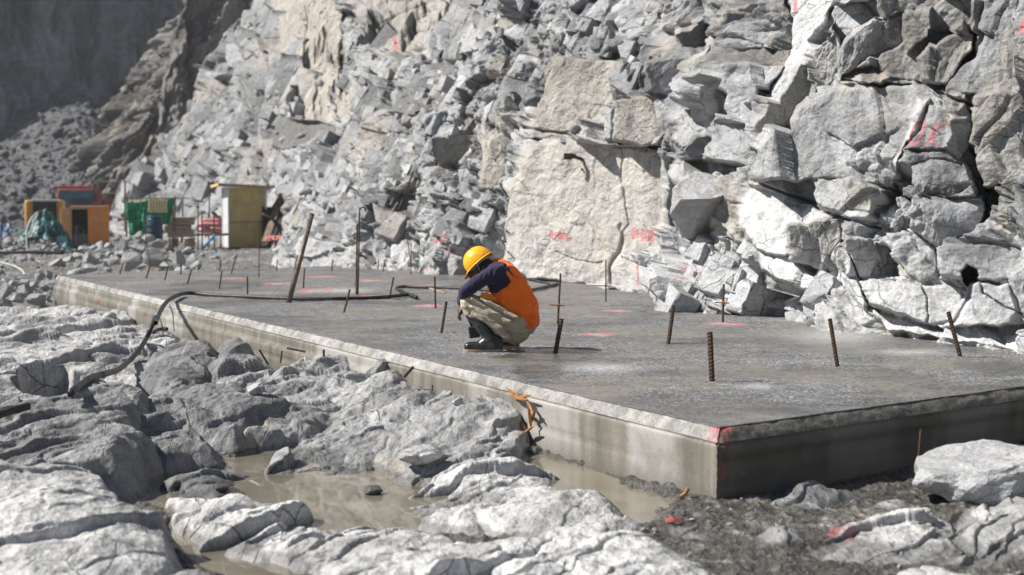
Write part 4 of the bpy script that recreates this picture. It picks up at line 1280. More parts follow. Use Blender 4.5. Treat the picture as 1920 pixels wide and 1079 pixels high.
class MB:
    """collects shapes for one mesh"""
    def __init__(s):
        s.v, s.f = [], []

    def add(s, v, f):
        o = len(s.v)
        s.v += [tuple(p) for p in v]; s.f += [tuple(i + o for i in q) for q in f]
        return s

    def box(s, lo, hi, M=None, bev=0.0):
        bm = bmesh.new()
        bmesh.ops.create_cube(bm, size=1)
        lo, hi = Vector(lo), Vector(hi)
        for q in bm.verts:
            q.co = Vector([lo[i] + (q.co[i] + .5) * (hi[i] - lo[i]) for i in range(3)])
        if bev:
            bmesh.ops.bevel(bm, geom=bm.edges[:], offset=bev, segments=2, affect='EDGES', profile=.5)
        bm.verts.index_update()
        v = [(M @ q.co if M else q.co.copy()) for q in bm.verts]; f = [[q.index for q in p.verts] for p in bm.faces]
        bm.free()
        return s.add(v, f)

    def tube(s, pts, r, n=8, cap=True, ribs=0.0, pitch=.012):
        pts = [Vector(map(float, p)) for p in pts]
        if ribs:
            L = (pts[-1] - pts[0]).length
            k = max(6, int(L / pitch) * 2)
            pts = [pts[0].lerp(pts[-1], i / k) for i in range(k + 1)]
        m = len(pts)
        rs = r if hasattr(r, '__len__') else [r] * m
        tan = [(pts[min(i + 1, m - 1)] - pts[max(i - 1, 0)]).normalized() for i in range(m)]
        u = tan[0].orthogonal().normalized()
        v, f = [], []
        for i in range(m):
            u = (u - tan[i] * u.dot(tan[i])).normalized()
            w = tan[i].cross(u)
            for j in range(n):
                a = 2 * math.pi * j / n
                rr_ = rs[i] * (1 + (ribs if (i + (j >= n // 2)) % 2 else 0))
                v.append(pts[i] + (u * math.cos(a) + w * math.sin(a)) * rr_)
        for i in range(m - 1):
            for j in range(n):
                f.append((i * n + j, i * n + (j + 1) % n, (i + 1) * n + (j + 1) % n, (i + 1) * n + j))
        if cap:
            f.append(tuple(range(n - 1, -1, -1))); f.append(tuple((m - 1) * n + j for j in range(n)))
        return s.add(v, f)

    def lathe(s, prof, n=24, M=None):
        v, f = [], []
        for r, z in prof:
            for j in range(n):
                a = 2 * math.pi * j / n
                p = Vector((r * math.cos(a), r * math.sin(a), z))
                v.append(M @ p if M else p)
        for i in range(len(prof) - 1):
            for j in range(n):
                f.append((i * n + j, i * n + (j + 1) % n, (i + 1) * n + (j + 1) % n, (i + 1) * n + j))
        f.append(tuple(range(n - 1, -1, -1))); f.append(tuple((len(prof) - 1) * n + j for j in range(n)))
        return s.add(v, f)

    def build(s, name, mat, parent=None, smooth=False):
        return link(name, mesh_from(name, s.v, s.f), mat, parent, smooth)


def simple_material(name, c1, c2, rough=.7, scale=6.0, metal=0.0, spec=.4, bump=.3, dirt=None, bd=.01, stretch=(1, 1, 1)):
    t = NT(name)
    n1 = t.noise(scale, 5, .6, co=t.map(stretch)); n2 = t.noise(scale * 6, 3, .6)
    c = t.mix(t.ramp(t.math('ADD', t.math('MULTIPLY', n1, .7), t.math('MULTIPLY', n2, .3)), .35, .65), c1, c2)
    if dirt:
        c = t.mix(t.ramp(t.noise(scale * .6, 5, .65, co=t.map(loc=(5, 3, 2))), .48, .68, 0, .75), c, dirt)
    nb = t.bump(t.math('ADD', n1, t.math('MULTIPLY', n2, .4)), bump, bd)
    return t.done(c, t.ramp(n2, .3, .7, max(rough - .1, .05), min(rough + .1, 1)), nb, metal=metal, spec=spec)


M_RUST = simple_material('rusty_steel', (.035, .027, .022), (.10, .062, .038), .7, 30, .3, dirt=(.16, .08, .035))
M_RUSTO = simple_material('orange_rust', (.20, .09, .03), (.33, .16, .06), .8, 40)
M_PIPE = simple_material('brown_steel', (.10, .075, .055), (.20, .15, .115), .55, 12, .4, dirt=(.26, .2, .16))
M_HOSE = simple_material('black_rubber', (.010, .011, .012), (.026, .027, .029), .5, 18, dirt=(.05, .048, .046))
M_WOOD = simple_material('weathered_wood', (.26, .20, .14), (.42, .34, .25), .85, 9, stretch=(1, 1, 6))
M_WOODO = simple_material('orange_wood', (.22, .10, .035), (.40, .20, .07), .85, 20)
M_GREYST = simple_material('grey_steel', (.28, .28, .28), (.42, .42, .42), .5, 8, .3, dirt=(.2, .17, .14))

# ------------------------------------------------------------------ steel bars standing in the slab
#  base x, y, top x, y, radius (m), crossbar height fraction or None, label
BARS = [
    (1805, 672, 1778, 585, .0165, None, 'thick ribbed rebar leaning away from the cliff, last one towards the frame edge'),
    (1573, 690, 1556, 598, .0150, None, 'ribbed rebar leaning slightly before the white patch at the cliff foot'),
    (1336, 718, 1331, 623, .0185, None, 'thick upright ribbed rebar standing closest to the slab corner'),
    (1251, 649, 1263, 573, .0165, None, 'short thick rebar tilting towards the pink sprayed outcrop'),
    (1355, 607, 1357, 533, .0110, .53, 'rebar with a crossbar standing in a red circle before the cliff'),
    (1136, 567, 1136, 488, .0085, .39, 'thin rebar with a crossbar before the big cream rock panel'),
    (1039, 663, 1053, 598, .0180, None, 'dark stubby rebar in the wet patch just behind the worker'),
    (1045, 612, 1051, 513, .0095, .40, 'tall thin rebar with an orange crossbar behind the worker'),
    (825, 628, 837, 566, .0125, None, 'short rebar leaning right in front of the worker knees'),
    (817, 578, 815, 519, .0120, None, 'upright rebar beside the pale stick and the hose loop'),
    (728, 562, 738, 520, .0115, None, 'leaning rebar stuck beside the hose end'),
    (642, 588, 656, 543, .0120, None, 'leaning rebar on the near side of the hose'),
    (568, 541, 571, 503, .0110, None, 'short upright rebar just behind the leaning brown pipe'),
    (464, 553, 464, 519, .0115, None, 'short upright rebar right behind the hose, between pipe and hose bend'),
    (410, 543, 416, 508, .0110, None, 'short tilted rebar nearest the hose bend at the slab edge'),
    (485, 521, 486, 450, .0085, None, 'tall thin upright rebar in front of the yellow shed'),
    (432, 514, 440, 489, .0120, None, 'short leaning rebar below the shed corner'),
    (411, 511, 414, 487, .0110, None, 'short upright rebar below the white side of the shed'),
    (349, 535, 359, 505, .0120, None, 'leaning rebar between the stone heap and the hose'),
    (338, 517, 340, 495, .0125, None, 'short upright rusty-tipped rebar at the end of the stone heap'),
    (307, 527, 315, 500, .0120, None, 'leaning rebar in front of the dark end of the stone heap'),
    (272, 522, 282, 497, .0135, None, 'orange-tipped leaning rebar under the thin wire by the stone heap'),
    (223, 516, 230, 494, .0120, None, 'leaning rebar closest to the far corner of the slab'),
    (518, 510, 520, 487, .0110, None, 'small rebar at the back edge, first one past the shed'),
    (551, 511, 555, 487, .0110, None, 'small rebar at the back edge, half hidden by the brown pipe'),
    (621, 509, 624, 487, .0120, None, 'small rebar at the back edge under pale rubble'),
    (708, 506, 710, 487, .0110, None, 'small straight rebar of the joined pair at the cliff foot'),
    (717, 511, 722, 487, .0110, None, 'small leaning rebar of the joined pair at the cliff foot'),
    (770, 517, 771, 455, .0080, None, 'thin tall rebar against the sprayed rocks behind the worker'),
    (666, 540, 669, 508, .0110, None, 'short rebar stub beside the pair of tall rods'),
]
for bx_, by_, tx_, ty_, r_, cross, lab in BARS:
    b = at_z(bx_, by_, -.01)
    tp = at_y(tx_, ty_, b[1] + .02)
    rt = empty('rebar', V(b), 0, lab, 'rebar', 'steel bars standing in the slab')
    d = tp - b
    mb = MB().tube([(0, 0, -.06), V(d)], r_, 8, ribs=.24 if b[1] < 16 else .1, pitch=.026 if b[1] < 16 else .04)
    mb.build('bar', M_RUST, rt)
    if r_ > .0115:
        MB().tube([V(d * .985), V(d * 1.003)], r_ * 1.08, 8).build('sawn_tip', M_RUSTO, rt)
    if cross:
        c = d * cross
        hw = 13 / FPX * b[1]
        MB().tube([V(c + np.array([-hw * 1.25, -.015, .004])), V(c + np.array([hw * .85, -.015, -.004]))], .0075, 6).build('crossbar', M_RUSTO, rt)
        MB().lathe([(.008, -.02), (.017, -.016), (.018, 0), (.017, .016), (.008, .02)], 8, Matrix.Translation(V(c))).build('tie_wire', M_RUSTO, rt)

# the long leaning pipe and the two tall rods
b = at_z(541, 569, -.01); tp = at_y(585, 402, b[1] + .5)
rt = empty('leaning_pipe', V(b), 0, 'long brown steel pipe leaning out of the slab in front of the rubble', 'pipe')
MB().tube([V((b - b) - (tp - b) * .03), V(tp - b)], .034, 14).build('pipe', M_PIPE, rt, True)
MB().tube([V((tp - b) * .985), V((tp - b) * 1.001)], .0365, 14).build('rim', M_RUST, rt)
MB().tube([V((tp - b) * .74 + np.array([0, -.04, 0])), V((tp - b) * .755 + np.array([.035, -.03, 0]))], .012, 6).build('weld_lug', M_RUST, rt)
b = at_z(671, 552, -.01); Y = b[1]
pts = [at_y(x, y, Y) for x, y in ((671, 552), (673, 470), (674, 400), (676, 392), (680, 389), (684, 391), (686, 397))]
rt = tag(MB().tube([p - np.array([0, 0, .0]) for p in crom(pts, 40)], .011, 8).build('hooked_rod', M_RUST, None, True), 'tall thin steel rod with a bent hook at the top', 'steel rod', 'tall rods standing in the slab')
b = at_z(668, 553, -.01)
rt = empty('tall_rod', V(b), 0, 'tall straight steel rod standing beside the hooked one', 'steel rod', 'tall rods standing in the slab')
d = at_y(670, 420, b[1]) - b
MB().tube([(0, 0, -.03), V(d)], .013, 8, ribs=.1, pitch=.03).build('rod', M_RUST, rt)
MB().tube([V(d * .03 + np.array([.012, -.02, 0])), V(d * .24 + np.array([.016, -.02, 0]))], .016, 8).build('splice_bar', M_RUST, rt)

# ------------------------------------------------------------------ hoses, wires, sticks
def on_cliff(px, py, back=0.0):
    dg = bpy.context.evaluated_depsgraph_get()
    r = ray(px, py); r = r / np.linalg.norm(r)
    ok, loc, nrm, *_ = S.ray_cast(dg, Vector(CAMP), Vector(r))
    return np.array(loc) - r * back


bpy.context.view_layer.update()


def hose(name, spec, r, mat, lab, cat, n=140, sides=10, ends=True):
    sp = crom(spec, n)
    pts = []
    for x, y, z in sp:
        q = at_z(x, y, z)
        if z < -.04:                                            # off the slab: lie on the rock
            g = on_cliff(x, y)
            q = g + np.array([0, 0, r * .9]) if -.7 < g[2] < -.02 else q
        pts.append(q)
    pts = np.array(pts)
    lo_ = sp[:, 2] < -.02
    if lo_.sum() > 8:
        kk = np.ones(25) / 25
        sm_ = np.stack([np.convolve(np.pad(pts[:, i], 12, 'edge'), kk, 'valid') for i in range(3)], -1)
        pts = np.where(lo_[:, None], sm_ + np.array([0, 0, .075]), pts)
    c = crom(pts, n)
    o = MB().tube(c, r, sides).build(name, mat, None, True)
    tag(o, lab, cat)
    return o, c


r0 = .027
h1, c1 = hose('rubber_hose', [(128, 770, -.16), (150, 748, -.15), (178, 722, -.13), (205, 720, -.13), (230, 708, -.11), (258, 680, -.08), (275, 652, -.10), (285, 628, -.04), (295, 597, -.01), (308, 572, .03),
              (326, 557, .06), (352, 550, .05), (400, 554, .026), (470, 557, .026), (540, 560, .026), (620, 561, .026), (700, 559, .03), (735, 556, .03), (768, 553, .03), (781, 558, .03)], r0, M_HOSE,
              'long black rubber hose looping off the slab edge onto the bedrock', 'hose', 260)
hose('return_hose', [(775, 556, .026), (758, 549, .026), (744, 543, .026), (752, 538, .026), (800, 539, .026), (860, 541, .026), (920, 545, .026), (985, 545, .026), (1020, 539, .026), (1046, 532, .026)], .024, M_HOSE,
     'black hose curving back behind the worker to the cliff', 'hose', 140)
hose('hose_end', [(988, 524, .02), (1003, 526, .022), (1018, 530, .02), (1030, 533, .02)], .018, M_HOSE, 'short dark hose tail on the slab below the cream panel', 'hose', 40)
hose('hose_branch', [(287, 642, -.14), (292, 633, -.10), (302, 630, -.09), (318, 633, -.12)], .022, M_HOSE, 'short black hose stub branching beside the hose drop', 'hose', 30)
hose('black_hose', [(-40, 822, -.10), (0, 806, -.10), (30, 796, -.09), (62, 788, -.12)], .026, M_HOSE, 'black hose lying across the dark rock at the frame edge', 'hose', 40)
p = [at_z(x, y, .012) for x, y in ((802, 540), (834, 549))]
tag(MB().tube([p[0], p[1]], [.014, .010], 6).build('stick', M_WOOD), 'pale wooden stick lying across the hose loop', 'stick')
for spec, lab in (([(318, 572, -.02), (324, 590, -.12), (325, 605, -.2), (327, 622, -.3)], 'thin wire hanging down the slab side under the hose'),
                  ([(300, 598, -.12), (304, 612, -.25), (306, 632, -.3)], 'thin rusty wire beside the hose where it drops')):
    y_ = at_z(spec[0][0], spec[0][1], 0)[1] - .25
    tag(MB().tube(crom([at_y(a_, b_, y_ - .05 * i) for i, (a_, b_, c_) in enumerate(spec)], 20), .007, 5).build('wire', M_RUST), lab, 'wire')
tag(MB().tube(crom([at_y(282, 498, 26.5), at_y(277, 470, 26.6), at_y(273, 440, 26.7), at_y(271, 402, 26.8)], 20), .009, 5).build('wire', M_RUST), 'thin upright wire rising from the orange-tipped rebar', 'wire')
hose('string_line', [(500, 560, .02), (515, 548, .06), (532, 532, .12), (548, 512, .2)], .004, simple_material('pink_cord', (.45, .12, .14), (.55, .2, .2), .8), 'thin pink string line running to the leaning pipe', 'string', 20, 5)
for (x0, y0, x1, y1, Y, r_, lab) in ((573, 660, 538, 653, 13.9, .010, 'bent rusty bar poking from the slab side'), (607, 683, 607, 656, 13.2, .011, 'short rusty bar upright before the slab side'),
                                     (497, 674, 486, 656, 14.6, .010, 'short leaning rusty bar below the slab side'), (527, 672, 529, 658, 14.2, .009, 'small rusty peg beside the bent bar'),
                                     (1723, 858, 1727, 806, 8.9, .009, 'short rusty bar in the shade below the shaded slab end'), (764, 700, 775, 688, 11.6, .014, 'rust red metal scrap on the rock below the lip')):
    A_, B_ = at_y(x0, y0, Y), at_y(x1, y1, Y)
    A2 = A_ + (A_ - B_) * .6 if y0 - y1 > 10 else A_
    tag(MB().tube([A2, B_], r_, 7).build('rusty_bar', M_RUST), lab, 'steel bar')
# bolt plate with its shadow on the cream panel, rods leaning on the rock face
bpy.context.view_layer.update()
p0 = on_cliff(1096, 300)
rt = empty('rock_bolt', V(p0), 0, 'dark bent bolt plate sticking out of the cream rock panel', 'bolt')
MB().tube(crom([(0, .1, 0), (-.12, -.06, .03), (-.2, -.10, .06), (-.26, -.12, .05)], 14), [.03] * 7 + [.04] * 7, 8).build('bolt', M_RUST, rt, True)
MB().box((-.34, -.17, .0), (-.2, -.08, .10), None, .008).build('plate', M_RUST, rt)
MB().tube([(-.02, .08, -.12), (-.05, -.05, -.16)], .016, 7).build('peg', M_RUST, rt)
for pts, r_, lab in (([(775, 322), (748, 392)], .022, 'dark steel rod leaning on the rubble face'), ([(950, 432), (948, 455), (953, 474)], .014, 'thin dark cable hanging at the edge of the cream panel'),
                     ([(757, 425), (765, 455), (769, 485), (772, 500)], .013, 'thin curved cable hanging on the rocks near the red scribble'), ([(776, 418), (800, 435), (822, 448), (845, 455)], .014, 'thin cable draped over the rock above the red scribble')):
    q = [on_cliff(x, y, .12) for x, y in pts]
    tag(MB().tube(crom(q, 16) if len(q) > 2 else [q[0], q[1]], r_, 6).build('steel_rod' if len(q) == 2 else 'cable', M_RUST), lab, 'rod' if len(q) == 2 else 'cable')

# torn wooden strips wedged between the block and the slab
random.seed(3)
def beside_slab(px, py, off=.04):
    r = ray(px, py); p = SA[:2] + n1s * off
    t = (n1s @ p) / (n1s @ r[:2])
    return CAMP + r * t


rt = empty('wood_splinters', V(beside_slab(985, 790)), 0, 'torn orange wooden strips wedged between the boulder and the slab', 'wood scrap')
sp_ = [((950, 728), (972, 742)), ((958, 740), (990, 750)), ((962, 745), (995, 741)), ((985, 745), (1000, 775)), ((990, 760), (996, 805)), ((998, 790), (1003, 770)), ((984, 812), (1000, 800)), ((978, 790), (990, 830)), ((992, 775), (1006, 792))]
for (a_, b_) in sp_:
    A_ = beside_slab(*a_, random.uniform(.02, .09)) - np.array(rt.location); B_ = beside_slab(*b_, random.uniform(.02, .09)) - np.array(rt.location)
    m_ = (A_ + B_) / 2 + np.array([0, 0, random.uniform(-.012, .012)])
    MB().tube(crom([A_, m_, B_], 6), [.006, .011, .012, .012, .010, .004], 5).build('strip', M_WOODO, rt)
for px, py, lab, c in ((1281, 935, 'rust orange stub of wood in the mud by the slab corner', M_WOODO), (1263, 982, 'small crushed red wrapper in the mud', None)):
    q = on_cliff(px, py); q[2] += .008
    if c:
        tag(MB().tube([q + np.array([-.02, 0, 0]), q + np.array([.012, 0, .02]), q + np.array([.03, .01, .05])], [.012, .014, .012], 7).build('wood_stub', c), lab, 'wood scrap')
    else:
        mr_ = simple_material('red_plastic', (.2, .04, .04), (.34, .08, .07), .5, 30)
        v = [(q[0] + dx, q[1] + dy, q[2] + dz) for dx, dy, dz in ((-.04, -.02, 0), (0, -.03, .015), (.05, -.01, .0), (.04, .03, .012), (-.01, .02, .03), (-.05, .02, .008))]
        o = link('wrapper', mesh_from('wrapper', v, [(0, 1, 4, 5), (1, 2, 3, 4)]), mr_)
        md = o.modifiers.new('thick', 'SOLIDIFY'); md.thickness = .003
        tag(o, lab, 'wrapper')

# ------------------------------------------------------------------ boulders and single stones
M_BOULDER = rock_material('boulder_rock', (.27, .273, .28), (.52, .52, .515), scale=2.2)
M_STONE = rock_material('heap_stone', (.22, .22, .225), (.44, .435, .42), scale=2.5)


def boulder(px, py, w, h, Y, seed, lab, cat='boulder', sub=4, mat=None, deep=1.0, rz=0.0, cuts=16, group=None, sink=.0, name='boulder', lo=.6, hi=.92, snap=False):
    c = at_y(px, py, Y)
    v = stone_shape(seed, sub, cuts, 1.0, lo, hi)
    R = np.array(Euler((0, 0, rz)).to_matrix())
    v = v @ R.T
    v = v - (v.max(0) + v.min(0)) / 2
    v = v / ((v.max(0) - v.min(0)) / 2)
    sx, sz = w / FPX * Y / 2, h / FPX * Y / 2
    v = v * np.array([sx, sx * deep, sz])
    nz = .05 * min(sx, sz)
    if sub >= 4:
        n = v / np.linalg.norm(v, axis=1)[:, None]
        v = v + n * (fbm(v[:, 0] / sx * 2.5 + seed, v[:, 1] / sx * 2.5 + v[:, 2] / sz * 1.9, seed, 5, .6) * nz * 1.5)[:, None]
    v[:, 2] += sink
    if snap:
        g = on_cliff(px, py + h * .38)
        c = np.array([at_y(px, py, g[1])[0], g[1], g[2] + sz * .62])
    o = link(name, mesh_from(name, v, ICO[sub][1]), mat or M_BOULDER)
    o.location = V(c)
    return tag(o, lab, cat, group)


boulder(1840, 893, 280, 150, 8.35, 41, 'large rounded pale boulder in front of the shaded slab end', deep=.75, sub=5, cuts=15, lo=.6, hi=.9, sink=-.05)
boulder(790, 852, 84, 42, 8.9, 45, 'small grey block lying against the big sloping rock by the puddle', sub=4, snap=True)
boulder(161, 592, 56, 32, 20.0, 47, 'pale boulder leaning against the far end of the slab side', sub=4)
boulder(205, 594, 28, 20, 19.4, 48, 'small grey boulder beside the pale one at the slab side', sub=3)
boulder(858, 752, 22, 18, 10.2, 49, 'fist sized pale stone on the sloping rock slab', 'stone', 3, snap=True)
boulder(480, 728, 34, 24, 12.2, 53, 'angular pale stone sitting on the split rock sheets', 'stone', 3, snap=True)
boulder(700, 918, 40, 22, 7.9, 55, 'dark muddy lump poking out of the puddle', 'stone', 3, simple_material('wet_mud', (.05, .045, .038), (.11, .10, .085), .4, 20), snap=True)
boulder(415, 912, 36, 18, 8.0, 57, 'dark muddy stone near the far shore of the puddle', 'stone', 3, bpy.data.materials['wet_mud'], snap=True)
# wedge shaped block lodged in the cliff
hp = [(1262, 354, .0), (1305, 321, .5), (1412, 346, .3), (1404, 366, .1), (1390, 396, .35), (1346, 438, .45), (1278, 447, .35), (1258, 402, .1), (1334, 373, -.35), (1276, 374, -.3), (1395, 353, -.05)]
Yw = 17.2
bm = bmesh.new()
vs = [bm.verts.new(V(at_y(x, y, Yw + d))) for x, y, d in hp] + [bm.verts.new(V(at_y(x, y, Yw + 1.3))) for x, y in ((1270, 350), (1400, 350), (1380, 395), (1280, 445))]
bmesh.ops.convex_hull(bm, input=vs)
bmesh.ops.delete(bm, geom=[q for q in bm.verts if not q.link_faces], context='VERTS')
bmesh.ops.triangulate(bm, faces=bm.faces[:])
bmesh.ops.subdivide_edges(bm, edges=bm.edges[:], cuts=9, use_grid_fill=True)
co = np.array([q.co for q in bm.verts])
bm.normal_update()
nn = np.array([q.normal for q in bm.verts])
co = co + nn * (.022 * fbm(co[:, 0] * 3, co[:, 2] * 3 + co[:, 1] * 2, 77, 5, .6))[:, None]
for q, c in zip(bm.verts, co):
    q.co = c
me = bpy.data.meshes.new('wedge_boulder'); bm.to_mesh(me); bm.free()
tag(link('wedge_boulder', me, M_BOULDER), 'wedge shaped boulder with a dark broken face lodged in the cliff above the pink spray', 'boulder')

heap = [(228, 459, 24, 22), (171, 487, 32, 24), (261, 468, 32, 22), (247, 491, 42, 36), (289, 483, 52, 36), (330, 484, 34, 28), (279, 447, 22, 16), (298, 457, 30, 18), (261, 440, 20, 13), (147, 480, 26, 14),
        (128, 486, 22, 14), (169, 503, 30, 18), (198, 496, 16, 14), (145, 497, 16, 14), (214, 489, 20, 22), (190, 470, 24, 14), (205, 461, 20, 12), (240, 449, 16, 12), (186, 480, 18, 14), (268, 500, 26, 14),
        (310, 498, 22, 14), (228, 476, 22, 14), (207, 478, 16, 14), (155, 466, 20, 10), (176, 465, 16, 9)]
for i, (px, py, w, h) in enumerate(heap):
    boulder(px, py, w, h, 33.5 - (py - 440) / 72 * 3.5 + (i % 3) * .2, 60 + i, 'angular grey stone in the loose heap behind the far end of the slab', 'stone', 3, M_STONE, .9, i * 1.3, 9, lo=.35, hi=.75, group= 'stones of the loose heap', name='heap_stone')
side = [(75, 520, 20, 16), (92, 516, 14, 20), (12, 546, 28, 26), (47, 546, 30, 28), (24, 532, 20, 14), (67, 563, 36, 26), (84, 541, 16, 14), (47, 529, 18, 12), (41, 520, 22, 12), (6, 574, 34, 28), (88, 556, 16, 16), (64, 534, 18, 14),
        (30, 560, 26, 20), (95, 538, 12, 16)]
for i, (px, py, w, h) in enumerate(side):
    boulder(px, py, w, h, 27.5 - (py - 515) / 60 * 3.2, 90 + i, 'rough grey stone piled beside the far corner of the slab', 'stone', 3, M_STONE, .9, i * 1.7, 9, lo=.35, hi=.75, group= 'stones beside the far slab corner', name='rough_stone')

# ------------------------------------------------------------------ site huts and machines beyond the slab
def corr(name, w, h, wave, amp, mat, parent, M, nx=160):
    """corrugated sheet, w wide along X, h high along Z, thin"""
    xs = np.linspace(0, w, nx)
    ys = amp * np.sin(xs / wave * 2 * math.pi)
    v, f = [], []
    for k, (off) in enumerate((0, .012)):
        for x, y in zip(xs, ys):
            v += [M @ Vector((x, y + off, 0)), M @ Vector((x, y + off, h))]
    n = nx * 2
    for i in range(nx - 1):
        a = i * 2
        f += [(a, a + 2, a + 3, a + 1), (n + a, n + a + 1, n + a + 3, n + a + 2), (a + 1, a + 3, n + a + 3, n + a + 1), (a, n + a, n + a + 2, a + 2)]
    f += [(0, 1, n + 1, n), (2 * nx - 2, n + 2 * nx - 2, n + 2 * nx - 1, 2 * nx - 1)]
    return link(name, mesh_from(name, v, f), mat, parent)


def T(x, y, z, rz=0, rx=0, ry=0):
    return Matrix.Translation((x, y, z)) @ Euler((rx, ry, rz)).to_matrix().to_4x4()


def build_shed():
    Y = 48.0
    c = at_y(429, 466, Y)                                       # near left corner of the front
    px = Y / FPX
    yaw = math.radians(20)
    rt = empty('tin_shed', V(c), yaw, 'small tin shed with a yellow front and white corrugated side', 'shed')
    my = simple_material('yellow_sheet', (.54, .405, .15), (.64, .49, .21), .6, 4, dirt=(.38, .30, .15), stretch=(3, 3, .5))
    mw = simple_material('white_sheet', (.58, .60, .62), (.72, .73, .74), .45, 4, dirt=(.42, .42, .40), stretch=(4, 4, .4))
    mt = simple_material('trim_sheet', (.55, .57, .6), (.68, .7, .72), .5, 8)
    W_, D_h, H = 66 * px / math.cos(yaw) * 1.0, 1.25, 112 * px
    corr('front_panel', W_, H, .115, .010, my, rt, T(0, 0, .03))
    MB().box((-.01, -.022, H * .43), (W_ + .01, -.012, H * .445), None).build('seam', simple_material('seam', (.2, .16, .07), (.26, .2, .09), .7), rt)
    corr('side_panel', D_h, H, .22, .022, mw, rt, T(0, D_h, .03, -math.pi / 2))
    corr('side_panel', D_h, H * .95, .22, .022, mw, rt, T(W_, 0, .03, math.pi / 2))
    corr('rear_panel', W_, H * .95, .115, .010, mw, rt, T(0, D_h, .03))
    for x, y in ((-.02, -.03), (W_ - .02, -.03), (-.03, D_h - .03), (W_ - .01, D_h - .02)):
        MB().box((x, y, -.25), (x + .055, y + .055, H + .02), None, .006).build('corner_post', mt, rt)
    MB().box((.05, .05, -.2), (W_ - .05, D_h - .05, .06), None, .01).build('base', simple_material('timber_base', (.12, .10, .08), (.2, .17, .13), .9), rt)
    mr = simple_material('roof_sheet', (.22, .21, .19), (.36, .34, .30), .6, 6, dirt=(.40, .32, .16))
    R = T(W_ / 2, D_h / 2, H + .05, 0, math.radians(-2), math.radians(2.5))
    corr('roof', W_ + .62, D_h + .5, .12, .012, mr, rt, R @ T(-W_ / 2 - .36, D_h / 2 + .2, .03, 0, math.pi / 2))
    MB().box((-W_ / 2 - .36, -D_h / 2 - .28, -.03), (W_ / 2 + .28, -D_h / 2 - .23, .05), R, .006).build('roof_fascia', mr, rt)
    MB().box((-W_ / 2 - .38, -D_h / 2 - .28, -.04), (-W_ / 2 - .32, D_h / 2 + .2, .055), R, .006).build('roof_fascia', my, rt)


build_shed()


def build_generator():
    Y = 52.0
    px = Y / FPX
    c = at_y(133, 459, Y)
    rt = empty('generator_box', V(c), math.radians(15), 'orange generator cabinet with an open door and dark inside', 'generator')
    mo = simple_material('orange_paint', (.66, .22, .04), (.78, .28, .06), .5, 3, dirt=(.55, .25, .14))
    mp = simple_material('faded_orange', (.55, .29, .13), (.66, .38, .2), .6, 3, dirt=(.45, .27, .17))
    mb = simple_material('dark_inside', (.012, .010, .009), (.03, .024, .02), .7, 5)
    W_, H, D_h = 69 * px, 70 * px, 1.3
    o_ = 31 * px
    m = MB()
    m.box((o_, 0, .0), (W_, .04, H), None, .008)
    m.build('front_panel', mo, rt)
    MB().box((W_ - .04, .045, 0), (W_, D_h, H), None, .006).build('side_panel', mo, rt)
    MB().box((0, .045, 0), (.04, D_h, H), None, .006).build('side_panel', mp, rt)
    MB().box((.045, D_h - .04, 0), (W_ - .045, D_h, H), None, .006).build('rear_panel', mo, rt)
    MB().box((-.02, -.02, H + .003), (W_ + .02, D_h + .02, H + .045), None, .01).build('top', mp, rt)
    MB().box((0, 0, H - .07), (o_, .04, H - .002), None, .006).build('door_frame', mp, rt)
    MB().box((0, 0, 0.0), (.03, .04, H - .075), None, .006).build('door_frame', mp, rt)
    d = MB().box((-.03, -.55, .03), (0, 0, H - .03), T(0, 0, 0, math.radians(-34)), .008).build('door', mp, rt)
    MB().tube([T(0, 0, 0, math.radians(-34)) @ Vector((-.06, -.48, H * .55)), T(0, 0, 0, math.radians(-34)) @ Vector((-.06, -.42, H * .55))], .015, 6).build('handle', M_GREYST, d)
    MB().box((.05, .6, .02), (W_ - .06, D_h - .05, H * .95), None, .02).build('inner_wall', mb, rt)
    me_ = simple_material('engine_grey', (.10, .10, .10), (.24, .24, .23), .5, 6)
    m = MB().box((.08, .2, .05), (o_ + .2, .55, .38), None, .03).lathe([(.0, 0), (.07, 0), (.07, .2), (.03, .22), (.03, .34), (.0, .34)], 12, T(.2, .3, .38)).lathe([(.0, 0), (.06, 0), (.06, .14), (.02, .16), (.02, .22), (0, .22)], 12, T(.45, .3, .38))
    m.tube([(.1, .3, .4), (.15, .25, .62), (.3, .25, .66), (.42, .3, .5)], .02, 6)
    m.build('engine', me_, rt)
    m = MB()
    for y in (0.05, D_h - .2):
        m.box((-.08, y, -.13), (W_ + .08, y + .15, -.003), None, .01)
    m.box((-.02, .2, -.08), (W_ + .02, D_h - .25, -.003))
    m.build('skid', M_GREYST, rt)
    return mo


M_ORANGE = build_generator()


